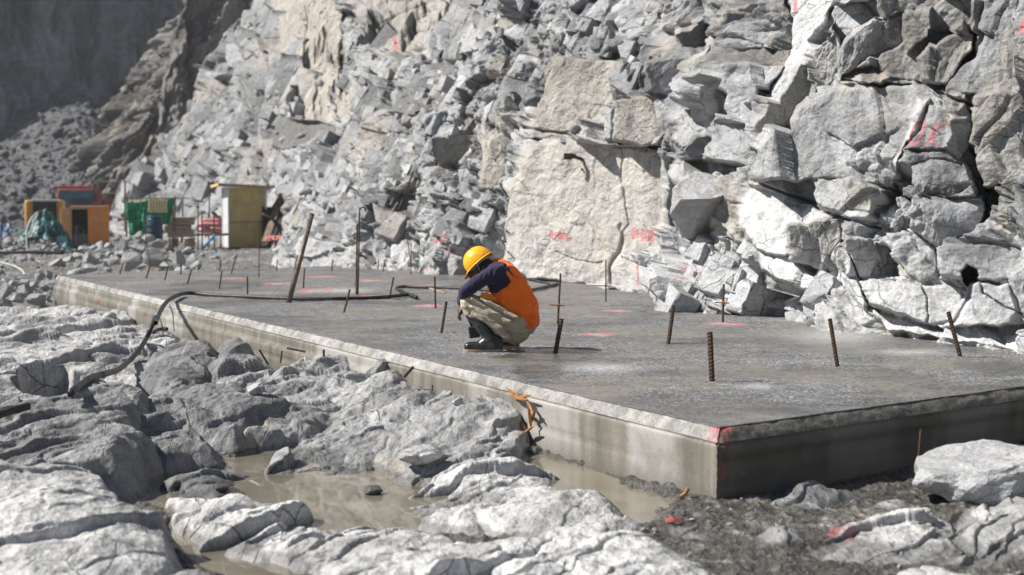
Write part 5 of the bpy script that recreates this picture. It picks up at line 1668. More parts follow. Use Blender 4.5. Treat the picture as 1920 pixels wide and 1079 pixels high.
def build_compressor():
    Y = 57.0
    px = Y / FPX
    c = at_y(47, 462, Y)
    rt = empty('compressor', V(c), math.radians(14), 'yellow machine with a black louvred grille behind the green tarp', 'machine')
    my = simple_material('yellow_paint', (.44, .22, .03), (.54, .28, .05), .45, 3, dirt=(.35, .22, .08))
    mk = simple_material('black_grille', (.010, .010, .011), (.03, .03, .032), .5, 8)
    W_, H, D_h = 68 * px, 88 * px, 2.2
    for x0, x1 in ((0, 16 * px), (57 * px, W_)):
        b = MB().box((x0, 0, .25), (x1, D_h, H - .03), None, .10)
        b.build('side_cowl', my, rt, True)
    MB().box((16 * px + .002, .06, .25), (57 * px - .002, D_h - .1, H - .1), None, .02).build('grille', mk, rt)
    for i in range(9):
        MB().box((17 * px, .0, .35 + i * .155), (56 * px, .05, .41 + i * .155), T(0, .0, 0, 0, math.radians(0)), .008).build('louvre', mk, rt)
    MB().box((14 * px, -.01, H - .095), (59 * px, D_h - .2, H), None, .03).build('top_cover', simple_material('pale_metal', (.4, .4, .39), (.55, .55, .54), .5, 5), rt)
    MB().box((-.05, .1, -.1), (W_ + .05, D_h - .1, .245), None, .02).build('chassis', mk, rt)


build_compressor()


def build_truck():
    Y = 84.0
    px = Y / FPX
    gz = -1.0
    c = at_y(141, 420, Y); c[2] = gz
    rt = empty('dump_truck', V(c), math.radians(2), 'red dump truck with a dark windscreen parked behind the orange cabinet', 'truck')
    mr = simple_material('red_paint', (.18, .025, .022), (.26, .045, .035), .45, 2, dirt=(.24, .12, .09))
    mg = simple_material('windscreen_glass', (.015, .035, .055), (.03, .06, .085), .12, 2, bump=0)
    mk = simple_material('black_trim', (.012, .012, .013), (.035, .033, .03), .6, 5)
    z = lambda y: float(at_y(141, y, Y)[2]) - gz
    hw = 36 * px
    # cab: tapering upper half
    top, sill, bot = z(354), z(386), .75
    v = [(-hw, 0, bot), (hw, 0, bot), (hw, 1.9, bot), (-hw, 1.9, bot), (-hw, -.02, sill), (hw, -.02, sill), (hw, 1.9, sill), (-hw, 1.9, sill), (-hw * .93, .32, top), (hw * .93, .32, top), (hw * .93, 1.85, top), (-hw * .93, 1.85, top)]
    f = [(3, 2, 1, 0), (0, 1, 5, 4), (1, 2, 6, 5), (2, 3, 7, 6), (3, 0, 4, 7), (4, 5, 9, 8), (5, 6, 10, 9), (6, 7, 11, 10), (7, 4, 8, 11), (8, 9, 10, 11)]
    o = link('cab', mesh_from('cab', v, f), mr, rt)
    md = o.modifiers.new('round', 'BEVEL'); md.width = .05; md.segments = 2
    a, b = .03, .93
    q = lambda s, t_: Vector((s * hw * (1 - .07 * t_), -.05 + .34 * t_, sill + (top - sill) * t_))
    v = [q(-.88, .06), q(.88, .06), q(.9, .90), q(-.9, .90)]
    g = link('windscreen', mesh_from('windscreen', v, [(0, 1, 2, 3)]), mg, rt)
    g.modifiers.new('thick', 'SOLIDIFY').thickness = .03
    MB().box((-hw * .98, -.18, top + .01), (hw * .84, .3, top + .16), T(0, 0, 0, 0, math.radians(4)), .03).build('sun_visor', mr, rt)
    for s in (-1, 1):
        m_ = MB().box((s * hw * 1.08 - .09, -.12, sill + .2), (s * hw * 1.08 + .09, -.04, sill + .75), None, .03).build('mirror', mk, rt)
        MB().tube([(s * hw * .95, .1, top - .1), (s * hw * 1.08, -.06, sill + .7)], .02, 6).build('bracket', mk, m_)
        MB().box((s * hw * .8 - .16, -.10, 1.02), (s * hw * .8 + .16, -.03, 1.22), None, .03).build('headlight', M_GREYST, rt)
    MB().box((-hw, -.14, .55), (hw, .0, .95), None, .04).build('bumper', mr, rt)
    MB().box((-hw * .7, -.035, 1.25), (hw * .7, -.005, sill - .2), None, .02).build('radiator_grille', mk, rt)
    MB().box((-hw * .45, .3, .6), (hw * .45, 7.2, .95), None, .03).build('frame', mk, rt)
    m = MB().box((-hw * 1.04, 2.3, 1.2), (hw * 1.04, 7.3, 2.3), None, .05).box((-hw * 1.08, 2.15, 2.305), (hw * 1.08, 7.4, 2.45), None, .03)
    m.build('dump_bed', mr, rt)
    for y in (.9, 4.9, 6.3):
        for s in (-1, 1):
            w_ = MB().lathe([(0, -.16), (.4, -.16), (.52, -.11), (.52, .11), (.4, .16), (0, .16)], 24, T(s * hw * .86, y, .52, 0, 0, math.pi / 2)).build('wheel', M_HOSE, rt)
            MB().lathe([(0, -.18), (.24, -.18), (.28, -.165), (.28, .165), (.24, .18), (0, .18)], 16, T(s * hw * .86, y, .52, 0, 0, math.pi / 2)).build('rim', M_GREYST, w_)


build_truck()


def cloth_sheet(name, corners, nx, ny, amp, freq, seed, mat, thick=.01, sag=0.0, parent=None):
    """hanging or lying sheet between four corners (a b / d c) with folds"""
    a, b, c, d = [np.array(q, float) for q in corners]
    U, Vv = np.meshgrid(np.linspace(0, 1, nx), np.linspace(0, 1, ny))
    P = (a * ((1 - U) * (1 - Vv))[..., None] + b * (U * (1 - Vv))[..., None] + c * (U * Vv)[..., None] + d * ((1 - U) * Vv)[..., None])
    n = np.cross(b - a, d - a); n /= np.linalg.norm(n)
    L = np.linalg.norm(b - a)
    fold = amp * fbm(U * freq, Vv * freq * .35, seed, 4) * (.3 + .7 * Vv)
    P = P + n * fold[..., None]
    P[..., 2] -= sag * np.sin(U * math.pi) * (1 - Vv) + .06 * sag * fbm(U * 5, Vv, seed + 2, 3)
    o = link(name, grid_mesh(name, P), mat, parent, True)
    m = o.modifiers.new('thick', 'SOLIDIFY'); m.thickness = thick
    return o


def build_net():
    Y = 45.0
    c = at_y(238, 442, Y)
    rt = empty('green_screen', V(c), 0, 'green debris netting screen hung on poles beside the stone heap', 'netting')
    L = lambda x, y, dy=0: at_y(x, y, Y + dy) - c
    t = NT('green_net')
    w = t.noise(6, 4, .6); s = t.noise(40, 2, .5)
    col = t.mix(t.ramp(w, .3, .7), (.012, .17, .075), (.05, .33, .17))
    col = t.mix(t.ramp(t.noise(1.8, 4, .6), .52, .7, 0, .45), col, (.20, .36, .27))
    mg = t.done(col, .7, t.bump(s, .3, .01), spec=.2)
    t.b.inputs['Transmission Weight'].default_value = 0.0
    cloth_sheet('net', [L(236, 377), L(282, 372), L(282, 438), L(243, 443)], 60, 50, .16, 5, 501, mg, .008, .10, rt)
    cloth_sheet('net', [L(280, 372, .25), L(329, 371, .55), L(318, 420, .5), L(280, 425, .25)], 60, 50, .14, 4, 507, mg, .008, .04, rt)
    mt = simple_material('tan_board', (.42, .34, .19), (.52, .43, .26), .8, 5, stretch=(8, 8, .5))
    corr('tan_panel', float(np.linalg.norm(L(313, 372) - L(276, 372))), 25 * Y / FPX, .09, .01, mt, rt, T(*L(276, 398, -.12), 0) @ Euler((0, math.radians(2.5), 0)).to_matrix().to_4x4())
    cloth_sheet('torn_strip', [L(238, 374, -.04), L(272, 371, -.04), L(268, 379, -.05), L(244, 381, -.05)], 30, 10, .06, 5, 509, simple_material('pale_rag', (.42, .36, .28), (.55, .48, .4), .9), .006, .05, rt)
    for x, y1, y0, dy in ((237, 448, 368, .05), (281, 445, 366, .1), (328, 440, 368, .6)):
        A_ = L(x, y1, dy); A_[2] -= .15
        MB().tube([A_, L(x, y0, dy)], .03, 8).build('pole', M_PIPE, rt)
    MB().tube([L(233, 373, .02), L(355, 372, .6)], .018, 7).build('top_rail', M_PIPE, rt)


build_net()


def build_barrel():
    Y = 43.0
    c = at_y(290, 447, Y)
    px = Y / FPX
    r, h = 15 * px, 38 * px
    rt = empty('blue_barrel', V(c), 0, 'dark blue plastic barrel standing before the green netting', 'barrel')
    mb = simple_material('blue_plastic', (.010, .035, .055), (.022, .06, .085), .4, 6, dirt=(.07, .085, .085))
    MB().lathe([(0, -.08), (r * .92, -.08), (r, -.04), (r, h * .3), (r * 1.04, h * .32), (r, h * .35), (r, h * .62), (r * 1.04, h * .64), (r, h * .67), (r, h * .92), (r * .93, h)], 28).build('body', mb, rt, True)
    MB().lathe([(0, h + .001), (r * .97, h + .001), (r * .97, h + .05), (r * .9, h + .06), (0, h + .05)], 28).build('lid', simple_material('blue_lid', (.015, .06, .12), (.03, .10, .18), .35, 6), rt, True)


build_barrel()
random.seed(8)
Y = 46.0
for i in range(10):
    row = i // 2
    y = 411 + row * 7.6
    x0, x1 = 312 + random.uniform(-3, 3), 362 + random.uniform(-6, 4)
    a, b = at_y(x0, y, Y + (i % 2) * .3), at_y(x1, y + random.uniform(-1, 1), Y + .1 + (i % 2) * .3)
    d = b - a
    rt = MB().box((0, -.14, -.064), (float(np.linalg.norm(d)), .14, .055), None, .006).build('timber_plank', M_WOOD)
    rt.location = V(a); rt.rotation_euler = (random.uniform(-.05, .05), -math.asin(d[2] / np.linalg.norm(d)), math.atan2(d[1], d[0]))
    tag(rt, 'weathered timber plank in the stack between barrel and pink pipes', 'plank', 'planks of the timber stack')
for x, lab in ((322, 'square timber bearer under the plank stack'), (352, 'second timber bearer under the plank stack')):
    p = at_y(x, 449, Y)
    tag(MB().box((p[0] - .07, p[1] - .2, p[2] - .25), (p[0] + .07, p[1] + .7, p[2] + .03), None, .01).build('timber_block', M_WOOD), lab, 'timber')
M_PINK = simple_material('pink_pipe', (.55, .16, .17), (.68, .28, .28), .5, 6, dirt=(.5, .3, .28))
Y = 47.2
for i, (y, dy, x0) in enumerate(((414, .2, 377), (421, .0, 373), (432, .0, 371), (421, .45, 374))):
    a, b = at_y(x0, y, Y + dy), at_y(416, y + 1.5, Y + dy + .1)
    rt = empty('pink_pipe', V(a), 0, 'thick pink plastic pipe lying on the rack beside the tin shed', 'pipe', 'pink pipes on the rack')
    d = V(b - a)
    MB().tube([(0, 0, 0), d * .25, d * .5, d * .75, d], [.075, .088, .083, .09, .08], 14).build('pipe', M_PINK, rt, True)
    MB().tube([d * -.012, d * .01], .058, 12).build('bore', M_HOSE, rt)
a = at_y(369, 440, Y)
rt = empty('pipe_rack', V(a), 0, 'low rack of steel posts carrying the pink pipes', 'rack')
MB().box((-.1, -.15, -.045), (.92, .75, .03), None, .008).build('shelf', M_WOOD, rt)
for x, h in ((.22, .65), (.62, .62)):
    MB().tube([(x, -.2, -.55), (x, -.2, h)], .024, 8).build('post', M_RUST, rt)
    MB().tube([(x, .82, -.55), (x, .82, h)], .024, 8).build('post', M_RUST, rt)
a, b = at_y(398, 398, 47.6), at_y(414, 413, 47.6)
tag(MB().tube([a, b], .06, 12).build('pipe', M_PIPE), 'short dark red pipe poking up above the pink pipes', 'pipe')
a, b = at_y(382, 464, 46.6), at_y(403, 441, 47.0)
tag(MB().tube([a, b], .045, 10).build('pipe', simple_material('blue_pipe', (.03, .20, .42), (.08, .30, .52), .5, 8)), 'bright blue pipe leaning on the rack by the shed', 'pipe')
for x, y0, y1, Y_, lab in ((392, 402, 348, 49, 'thin steel post rising beside the shed eave'), (371, 452, 377, 46.5, 'thin steel post between the planks and the pink pipes'), (342, 410, 375, 47, 'thin steel post behind the plank stack'),
                           (324, 462, 392, 44, 'thin steel post in front of the plank stack'), (234, 415, 338, 70, 'steel railing post at the foot of the rock buttress')):
    a, b = at_y(x, y0, Y_), at_y(x + .6, y1, Y_)
    a[2] -= .5
    tag(MB().tube([a, b], .022 if Y_ < 60 else .04, 7).build('steel_post', M_RUST), lab, 'post')
rt = empty('rail', V(at_y(200, 342, 88)), 0, 'thin horizontal rail crossing the buttress above the red truck', 'railing')
o0 = at_y(200, 342, 88)
MB().tube([at_y(140, 338, 88) - o0, at_y(188, 341, 88) - o0, at_y(243, 342, 88) - o0], .045, 6).build('bar', M_PIPE, rt)
MB().tube([at_y(183, 363, 88) - o0, at_y(228, 363, 88) - o0], .04, 6).build('bar', M_PIPE, rt)
MB().tube([at_y(183, 392, 88) - o0, at_y(184, 338, 88) - o0], .045, 6).build('post', M_PIPE, rt)
MB().tube([at_y(226, 398, 88) - o0, at_y(240, 340, 88) - o0], .045, 6).build('post', M_PIPE, rt)

# dark boards and scrap leaning on the rock right of the shed
for i, (x0, y0, x1, y1, dy, w, m_, lab) in enumerate(((500, 446, 526, 372, .0, .12, M_PIPE, 'dark board leaning on the rock just right of the shed'), (505, 440, 541, 376, .25, .10, M_RUST, 'second dark board leaning behind the shed'),
                                                     (512, 448, 534, 392, -.2, .07, M_HOSE, 'black pole leaning in the dark corner by the shed'), (498, 404, 530, 418, .1, .05, M_PIPE, 'thin brown batten crossing the dark corner by the shed'))):
    a, b = at_y(x0, y0, 47.3 + dy), at_y(x1, y1, 48.6 + dy)
    d = b - a
    o = MB().box((-w, -.03, -.2), (w, .03, float(np.linalg.norm(d))), None, .006).build('board' if i != 2 else 'pole', m_)
    o.location = V(a); o.rotation_euler = Vector(V(d)).to_track_quat('Z', 'Y').to_euler()
    tag(o, lab, 'board' if i != 2 else 'pole')
a = at_y(520, 436, 48.2)
o = cloth_sheet('black_tarp', [a + np.array([-.55, .2, .9]), a + np.array([.45, .5, .7]), a + np.array([.5, -.25, -.45]), a + np.array([-.5, -.2, -.5])], 40, 40, .18, 4, 521, simple_material('black_sheet', (.01, .01, .011), (.025, .025, .027), .7, 4), .01)
tag(o, 'black sheet slumped in the hollow right of the shed', 'tarp')
a = at_y(512, 451, 46.8)
o = cloth_sheet('red_rag', [a + np.array([-.3, .3, .12]), a + np.array([.3, .25, .16]), a + np.array([.26, -.15, .0]), a + np.array([-.25, -.15, -.02])], 30, 20, .10, 4, 523, simple_material('faded_red_cloth', (.35, .12, .11), (.48, .2, .18), .9, 8), .01)
tag(o, 'faded red cloth lying on the stones at the shed corner', 'cloth')
rt = empty('wood_scrap', V(at_y(545, 374, 47.0)), 0, 'pile of tan split wood lying on the rocks above the shed corner', 'wood scrap')
o0 = at_y(545, 374, 47.0)
for i in range(12):
    a = at_y(random.uniform(526, 560), random.uniform(368, 384), 46.7 + random.uniform(-.2, .3)) - o0
    b = a + np.array([random.uniform(.15, .5), random.uniform(-.1, .1), random.uniform(-.08, .16)])
    MB().tube(crom([a, (a + b) / 2 + np.array([0, 0, random.uniform(-.05, .06)]), b], 6), .022, 6).build('stick', M_WOODT if 'M_WOODT' in globals() else M_WOOD, rt)

# green tarpaulin over a mound, blue sheet, grey hose
def build_tarp():
    Y = 44.5
    px = Y / FPX
    c = at_y(90, 470, Y)
    U, Vv = np.meshgrid(np.linspace(-1, 1, 90), np.linspace(-1, 1, 70))
    x = U * 52 * px; y = Vv * .75
    r2 = (U * .95 + .12) ** 2 + (Vv * .9) ** 2
    z = (70 * px) * np.exp(-r2 * 1.6) + .03
    z = z - .22 * sstep(.2, .9, U) * (.4 + .4 * U)
    f = fbm(U * 2.2, Vv * 2.2, 531, 4, .55)
    P = np.stack([x + .06 * f + c[0], y + .05 * fbm(U * 3, Vv * 3, 533, 3) + c[1], z + .11 * f + .05 * np.abs(fbm(U * 5, Vv * 4, 535, 3)) + c[2] + .05], -1)
    t = NT('teal_tarp')
    n = t.noise(1.6, 3, .5, dist=.4)
    col = t.mix(t.ramp(t.noise(5, 4, .6), .3, .7), (.004, .042, .042), (.015, .085, .082))
    col = t.mix(t.ramp(n, .56, .6, 0, .9), col, (.16, .36, .36))
    m = t.done(col, .45, t.bump(t.noise(9, 4, .6), .5, .03), spec=.4)
    o = link('tarpaulin', grid_mesh('tarpaulin', P), m, None, True)
    o.modifiers.new('thick', 'SOLIDIFY').thickness = .012
    tag(o, 'dark teal tarpaulin thrown over a mound of rubble', 'tarpaulin')
    rng = np.random.default_rng(3)
    pts = []; sz = []
    for i in range(240):
        u = rng.uniform(-1.5, 1.35); v = rng.uniform(-1.5, .6)
        hh = (52 * px) * math.exp(-((u * .75) ** 2 + (v * .7) ** 2) * 1.7)
        pts.append((c[0] + u * 45 * px, c[1] + v * .95 - .1, c[2] - .12 + hh * .72)); sz.append(min(.45, .09 + .06 * rng.pareto(1.8)))
    stones('mound_rubble', np.array(pts), np.array(sz), bpy.data.materials['loose_rock'], 19, 'mound of broken grey stone under the teal tarpaulin')


build_tarp()
a = at_y(2, 432, 52)
o = cloth_sheet('blue_sheet', [a + np.array([-.6, .3, .28]), a + np.array([.28, .3, .24]), a + np.array([.46, -.25, -.25]), a + np.array([-.6, -.25, -.3])], 40, 30, .10, 4, 541, simple_material('blue_sheet', (.006, .03, .07), (.014, .05, .11), .5, 4), .012)
tag(o, 'dark blue sheet lying on the rubble beyond the tarpaulin', 'tarp')
Y = 40.5
c = crom([at_y(x, y, Y - i * .15) for i, (x, y) in enumerate(((70, 398), (58, 412), (51, 430), (50, 452), (53, 474), (62, 486), (76, 491), (95, 493), (112, 495), (126, 498), (134, 505), (135, 512)))], 90)
tag(MB().tube(c, .028, 8).build('grey_hose', simple_material('grey_hose', (.32, .32, .32), (.5, .5, .5), .5, 8), None, True), 'pale grey hose hanging in a curve in front of the teal tarpaulin', 'hose')
c = crom([at_y(x, y, 33 - i * .3) for i, (x, y) in enumerate(((-10, 490), (8, 494), (28, 500), (42, 508), (47, 516)))], 40)
tag(MB().tube(c, .026, 8).build('grey_hose', bpy.data.materials['grey_hose'], None, True), 'pale hose end lying in the rubble near the frame edge', 'hose')
c = crom([at_y(x, y, 38) for x, y in ((-20, 474), (20, 474), (60, 473), (120, 475))], 30)
tag(MB().tube(c, .04, 8).build('black_pipe', M_HOSE, None, True), 'straight black pipe lying below the teal tarpaulin', 'pipe')

# ------------------------------------------------------------------ the crouching worker
FEET = at_z(915, 660, 0.0)
PY0 = float(FEET[1])


def wp(px, py, dy=0.0):
    return at_y(px, py, PY0 + dy)


def blob(name, caps, voxel, mat, parent, smooth=6, wrinkle=None, decimate=None):
    """one continuous surface grown round tapered limbs: caps = [(p0, r0, p1, r1)] or [(centre, (rx, ry, rz), rotation)]"""
    bm = bmesh.new()
    sv, sf = ICO[3]
    for c in caps:
        if len(c) == 4:
            p0, r0_, p1, r1 = np.array(c[0]), c[1], np.array(c[2]), c[3]
            k = max(2, int(np.linalg.norm(p1 - p0) / (min(r0_, r1) * .28)) + 1)
            items = [(p0 + (p1 - p0) * t, (r0_ + (r1 - r0_) * t,) * 3, None) for t in np.linspace(0, 1, k)]
        else:
            items = [c]
        for p, r, e in items:
            v = sv * np.array(r)
            if e is not None:
                v = v @ np.array(Euler(e).to_matrix()).T
            b = [bm.verts.new(V(q + p)) for q in v]
            for f in sf:
                bm.faces.new([b[i] for i in f])
    me = bpy.data.meshes.new(name)
    bm.to_mesh(me); bm.free()
    o = bpy.data.objects.new(name, me); COL.objects.link(o)
    m = o.modifiers.new('r', 'REMESH'); m.mode = 'VOXEL'; m.voxel_size = voxel; m.use_smooth_shade = True
    m = o.modifiers.new('s', 'SMOOTH'); m.iterations = smooth; m.factor = .5
    dg = bpy.context.evaluated_depsgraph_get()
    ev = o.evaluated_get(dg)
    me2 = bpy.data.meshes.new_from_object(ev)
    bpy.data.objects.remove(o)
    me2.name = name
    n = len(me2.vertices)
    co = np.empty(n * 3, np.float32); me2.vertices.foreach_get('co', co); co = co.reshape(-1, 3).astype(float)
    if wrinkle:
        no = np.empty(n * 3, np.float32); me2.vertices.foreach_get('normal', no); no = no.reshape(-1, 3)
        co = co + no * wrinkle(co)[:, None]
    co = co - np.array(parent.location)
    me2.vertices.foreach_set('co', co.reshape(-1).astype(np.float32))
    me2.update()
    me2.materials.clear()
    return link(name, me2, mat, parent, True)


def fold_fn(dirv, freq, amp, seed):
    d = np.array(dirv, float); d /= np.linalg.norm(d)
    a = np.cross(d, (0, 1, 0.2)); a /= np.linalg.norm(a)
    def fn(p):
        t = p @ d; u = p @ a; w = p[:, 1]
        q = fbm(t * freq + .6 * fbm(u * 4, w * 4, seed + 5, 2), u * freq * .28 + w * 2, seed, 4, .5)
        return amp * (1 - 2 * np.abs(q)) * .6 + amp * .5 * fbm(t * freq * .4, u * 3 + w, seed + 9, 3)
    return fn


def cloth_material(name, c1, c2, rough=.9, weave=420, dirt=None, sheen=.1):
    t = NT(name)
    n1 = t.noise(7, 5, .6); n2 = t.noise(weave, 2, .5); n3 = t.noise(26, 4, .6)
    c = t.mix(t.ramp(n1, .3, .7), c1, c2)
    if dirt:
        c = t.mix(t.ramp(t.noise(4, 5, .65, co=t.map(loc=(3, 1, 2))), .5, .7, 0, .55), c, dirt)
    nb = t.bump(n3, .35, .012)
    nb = t.bump(n2, .3, .002, nb)
    t.b.inputs['Sheen Weight'].default_value = sheen
    return t.done(c, rough, nb, spec=.15)


def build_worker():
    rt = empty('person', V(FEET), 0, 'crouching worker in yellow hard hat, orange vest and black boots facing away', 'person')
    skin = simple_material('skin', (.10, .055, .035), (.15, .085, .055), .5, 30, bump=.2, bd=.003)
    purple = cloth_material('purple_sweater', (.022, .016, .042), (.042, .032, .072), dirt=(.05, .042, .075))
    orange = cloth_material('orange_vest', (.96, .15, .008), (1.0, .21, .014), .75, dirt=(.86, .11, .01))
    beige = cloth_material('beige_trousers', (.39, .335, .25), (.50, .435, .335), dirt=(.32, .265, .19))
    rubber = simple_material('boot_rubber', (.010, .011, .012), (.025, .026, .028), .32, 14, spec=.5, dirt=(.085, .08, .07), bump=.15)
    sole = simple_material('boot_sole', (.30, .20, .145), (.42, .30, .22), .8, 25, dirt=(.2, .16, .12))
    N_, Fy = -.17, .17                                          # near and far side of the body
    B = .17                                                     # body centre behind the near foot
    # body: one skin surface, mostly under the clothes
    hc = wp(900, 498, B + .02)
    caps = [(hc, (.078, .072, .098), (0, math.radians(-42), 0)), (wp(893, 507, B), .05, wp(885, 516, B), .036),                       # skull, jaw
            (wp(882, 508, B - .0), .018, wp(878, 511, B), .012),                                                                       # nose
            (wp(889, 502, B - .035), .016, wp(886, 504, B - .035), .014), (wp(889, 502, B + .035), .016, wp(886, 504, B + .035), .014),     # brow ridges
            (wp(907, 503, B - .072), .018, wp(904, 508, B - .072), .012), (wp(907, 503, B + .08), .018, wp(904, 508, B + .08), .012),       # ears
            (wp(908, 502, B), .055, wp(925, 512, B), .06),                                                                              # neck
            (wp(930, 520, B), .10, wp(975, 592, B), .10), (wp(933, 513, B - .14), .055, wp(933, 513, B + .14), .055),
            (wp(972, 606, B - .09), .09, wp(880, 572, B + N_ + .03), .06), (wp(880, 572, B + N_ + .03), .055, wp(918, 640, -.02), .042),     # near leg
            (wp(972, 606, B + .09), .09, wp(884, 570, B + .2), .06), (wp(884, 570, B + .2), .055, wp(942, 640, .30), .042),
            (wp(933, 510, B - .17), .052, wp(873, 548, B - .20), .036), (wp(873, 548, B - .20), .034, wp(866, 574, B + .0), .026),          # near arm
            (wp(933, 510, B + .17), .052, wp(874, 546, B + .22), .036), (wp(874, 546, B + .22), .034, wp(864, 574, B + .12), .026)]
    # hands hanging between the shins: palm, four curled fingers and a thumb each
    for (w0, sgn, sp) in ((wp(865, 575, B + .0), 1, 0), (wp(863, 575, B + .12), -1, 1)):
        w0 = np.array(w0)
        caps.append((w0 + np.array([-.004, 0, -.035]), (.024, .040, .042), None))
        for k, (ln, off) in enumerate(((.036, -.030), (.043, -.010), (.040, .010), (.032, .029))):
            a = w0 + np.array([-.010, off, -.066]); b = a + np.array([-.010, 0, -ln * .75]); c = b + np.array([.016, .002, -ln * .6])
            caps += [(a, .0095, b, .0085), (b, .0085, c, .0072)]
        a = w0 + np.array([.006, -.038 * sgn, -.022]); b = a + np.array([-.018, -.016 * sgn, -.026])
        caps += [(a, .012, b, .010), (b, .010, b + np.array([-.006, .006 * sgn, -.026]), .008)]
    blob('body', caps, .0062, skin, rt, 3)

    # sweater: shoulders, back and sleeves
    caps = [(wp(921, 505, B), .075, wp(936, 520, B), .125), (wp(934, 516, B - .10), .118, wp(934, 516, B + .10), .118), (wp(936, 520, B), .13, wp(972, 592, B), .12),
            (wp(934, 512, B - .17), .083, wp(905, 524, B - .22), .066), (wp(905, 524, B - .22), .066, wp(872, 549, B - .20), .050), (wp(872, 549, B - .20), .048, wp(866, 566, B - .06), .036),
            (wp(934, 512, B + .17), .083, wp(905, 524, B + .22), .066), (wp(905, 524, B + .22), .066, wp(873, 547, B + .2), .050), (wp(873, 547, B + .2), .048, wp(865, 566, B + .12), .036),
            (wp(940, 525, B - .13), .105, wp(930, 535, B - .12), .08)]
    blob('sweater', caps, .009, purple, rt, 6, fold_fn((.85, 0, -.5), 17, .012, 601))
    MB().lathe([(.062, -.015), (.070, 0), (.066, .016), (.056, .02), (.052, 0)], 20, Matrix.Translation(V(wp(914, 500, B) - FEET)) @ Euler((0, math.radians(-55), 0)).to_matrix().to_4x4()).build('collar', purple, rt, True)

    # vest: back, sides and hem, open at the shoulder
    caps = [(wp(939, 508, B + .02), .115, wp(957, 537, B), .150), (wp(944, 517, B - .04), .12, wp(944, 517, B + .12), .12), (wp(957, 537, B), .150, wp(976, 570, B), .152), (wp(976, 570, B), .152, wp(984, 597, B), .128),
            (wp(955, 542, B - .10), .118, wp(975, 583, B - .11), .112), (wp(955, 542, B + .10), .118, wp(975, 583, B + .11), .112),
            (wp(934, 560, B - .12), .06, wp(962, 598, B - .13), .09), (wp(930, 553, B - .1), .05, wp(950, 552, B - .12), .09), (wp(926, 500, B + .03), .055, wp(940, 506, B), .09)]
    for (a_, b_) in (((958, 532), (1000, 590)), ((962, 556), (996, 606)), ((940, 566), (985, 612)), ((950, 512), (990, 560))):
        caps.append((wp(*a_, B - .195), .020, wp(*b_, B - .185), .030))
    caps.append((wp(984, 597, B - .09), .125, wp(985, 600, B + .09), .128))
    blob('vest', caps, .008, orange, rt, 4, fold_fn((.5, .1, .85), 12, .014, 611))
    # gathered front of the vest by the knee
    caps = [(wp(921, 556, B - .16), .020, wp(905, 552, B - .19), .014), (wp(912, 558, B - .17), .016, wp(900, 556, B - .20), .010), (wp(926, 561, B - .17), .022, wp(908, 558, B - .2), .014), (wp(914, 549, B - .19), .012, wp(916, 541, B - .2), .008)]
    blob('vest_tie', caps, .005, cloth_material('vest_lining', (.85, .26, .02), (.95, .36, .04), .7), rt, 3, fold_fn((1, 0, .3), 40, .004, 615))

    # trousers: seat, thighs, baggy knees
    caps = [(wp(982, 606, B - .07), .118, wp(982, 606, B + .08), .118), (wp(972, 618, B - .10), .112, wp(966, 622, B + .1), .11), (wp(982, 594, B - .05), .118, wp(982, 594, B + .05), .118),
            (wp(968, 608, B - .12), .125, wp(915, 588, B - .16), .105), (wp(915, 588, B - .16), .105, wp(880, 568, B - .15), .080), (wp(880, 568, B - .15), .080, wp(888, 588, B - .16), .072),
            (wp(925, 600, B - .15), .092, wp(950, 622, B - .13), .085), (wp(888, 588, B - .16), .070, wp(930, 616, B - .15), .07),
            (wp(968, 608, B + .12), .125, wp(915, 588, B + .18), .105), (wp(915, 588, B + .18), .105, wp(882, 568, B + .2), .078), (wp(882, 568, B + .2), .078, wp(893, 590, B + .2), .070),
            (wp(925, 600, B + .16), .09, wp(950, 618, B + .14), .085)]
    for (a_, b_, c_) in (((884, 562), (955, 604), -.092), ((884, 576), (940, 618), -.082), ((902, 560), (968, 596), -.095), ((892, 590), (950, 630), -.075), ((925, 612), (985, 622), -.06)):
        caps.append((wp(*a_, c_ + .012), .013, wp(*b_, c_), .024))
    blob('trousers', caps, .008, beige, rt, 4, fold_fn((.45, .1, .9), 13, .014, 621))

    # boots
    for (toe, heel, shaft_top, ank, dy, d2) in (((880, 657), (933, 656), (885, 588), (921, 636), -.03, -.0), ((918, 654), (965, 653), (896, 590), (950, 636), .30, .30)):
        b = empty('boot', V(FEET), 0); b.parent = rt; b.location = (0, 0, 0)
        wl = lambda x, y, d_=0: wp(x, y, dy + d_)
        z0 = .0
        tt, hh = wl(*toe), wl(*heel); tt[2] = .045; hh[2] = .052
        kk = wp(*shaft_top, B - .16 if dy < 0 else B + .2)
        aa = wl(*ank)
        caps = [(tt, .046, tt + (hh - tt) * .35, .052), (tt + (hh - tt) * .35, .053, hh + np.array([-.03, 0, .02]), .056), (hh, .046, hh + np.array([-.012, 0, .05]), .05),
                (tt + (hh - tt) * .45 + np.array([0, 0, .02]), .045, aa, .056), (aa, .056, kk + (aa - kk) * .2, .060), (kk + (aa - kk) * .2, .060, kk, .064), (hh + np.array([-.02, 0, .03]), .05, aa, .055)]
        bo = blob('boot', caps, .0075, rubber, EMPTY0, 4, fold_fn((.3, 0, 1), 22, .0035, 631))
        bo.parent = rt
        off = np.array(FEET)
        bo.data.transform(Matrix.Translation(-V(off)))
        bpy.data.objects.remove(b)
        # flat under the foot
        n = len(bo.data.vertices); co = np.empty(n * 3, np.float32); bo.data.vertices.foreach_get('co', co); co = co.reshape(-1, 3)
        co[:, 2] = np.maximum(co[:, 2], .018); bo.data.vertices.foreach_set('co', co.reshape(-1)); bo.data.update()
        # sole: outline extruded, with heel block
        prof = [(-.052, .0), (-.045, .026), (-.01, .044), (.06, .050), (.14, .045), (.2, .038), (.26, .04), (.29, .036), (.31, .02), (.312, 0)]
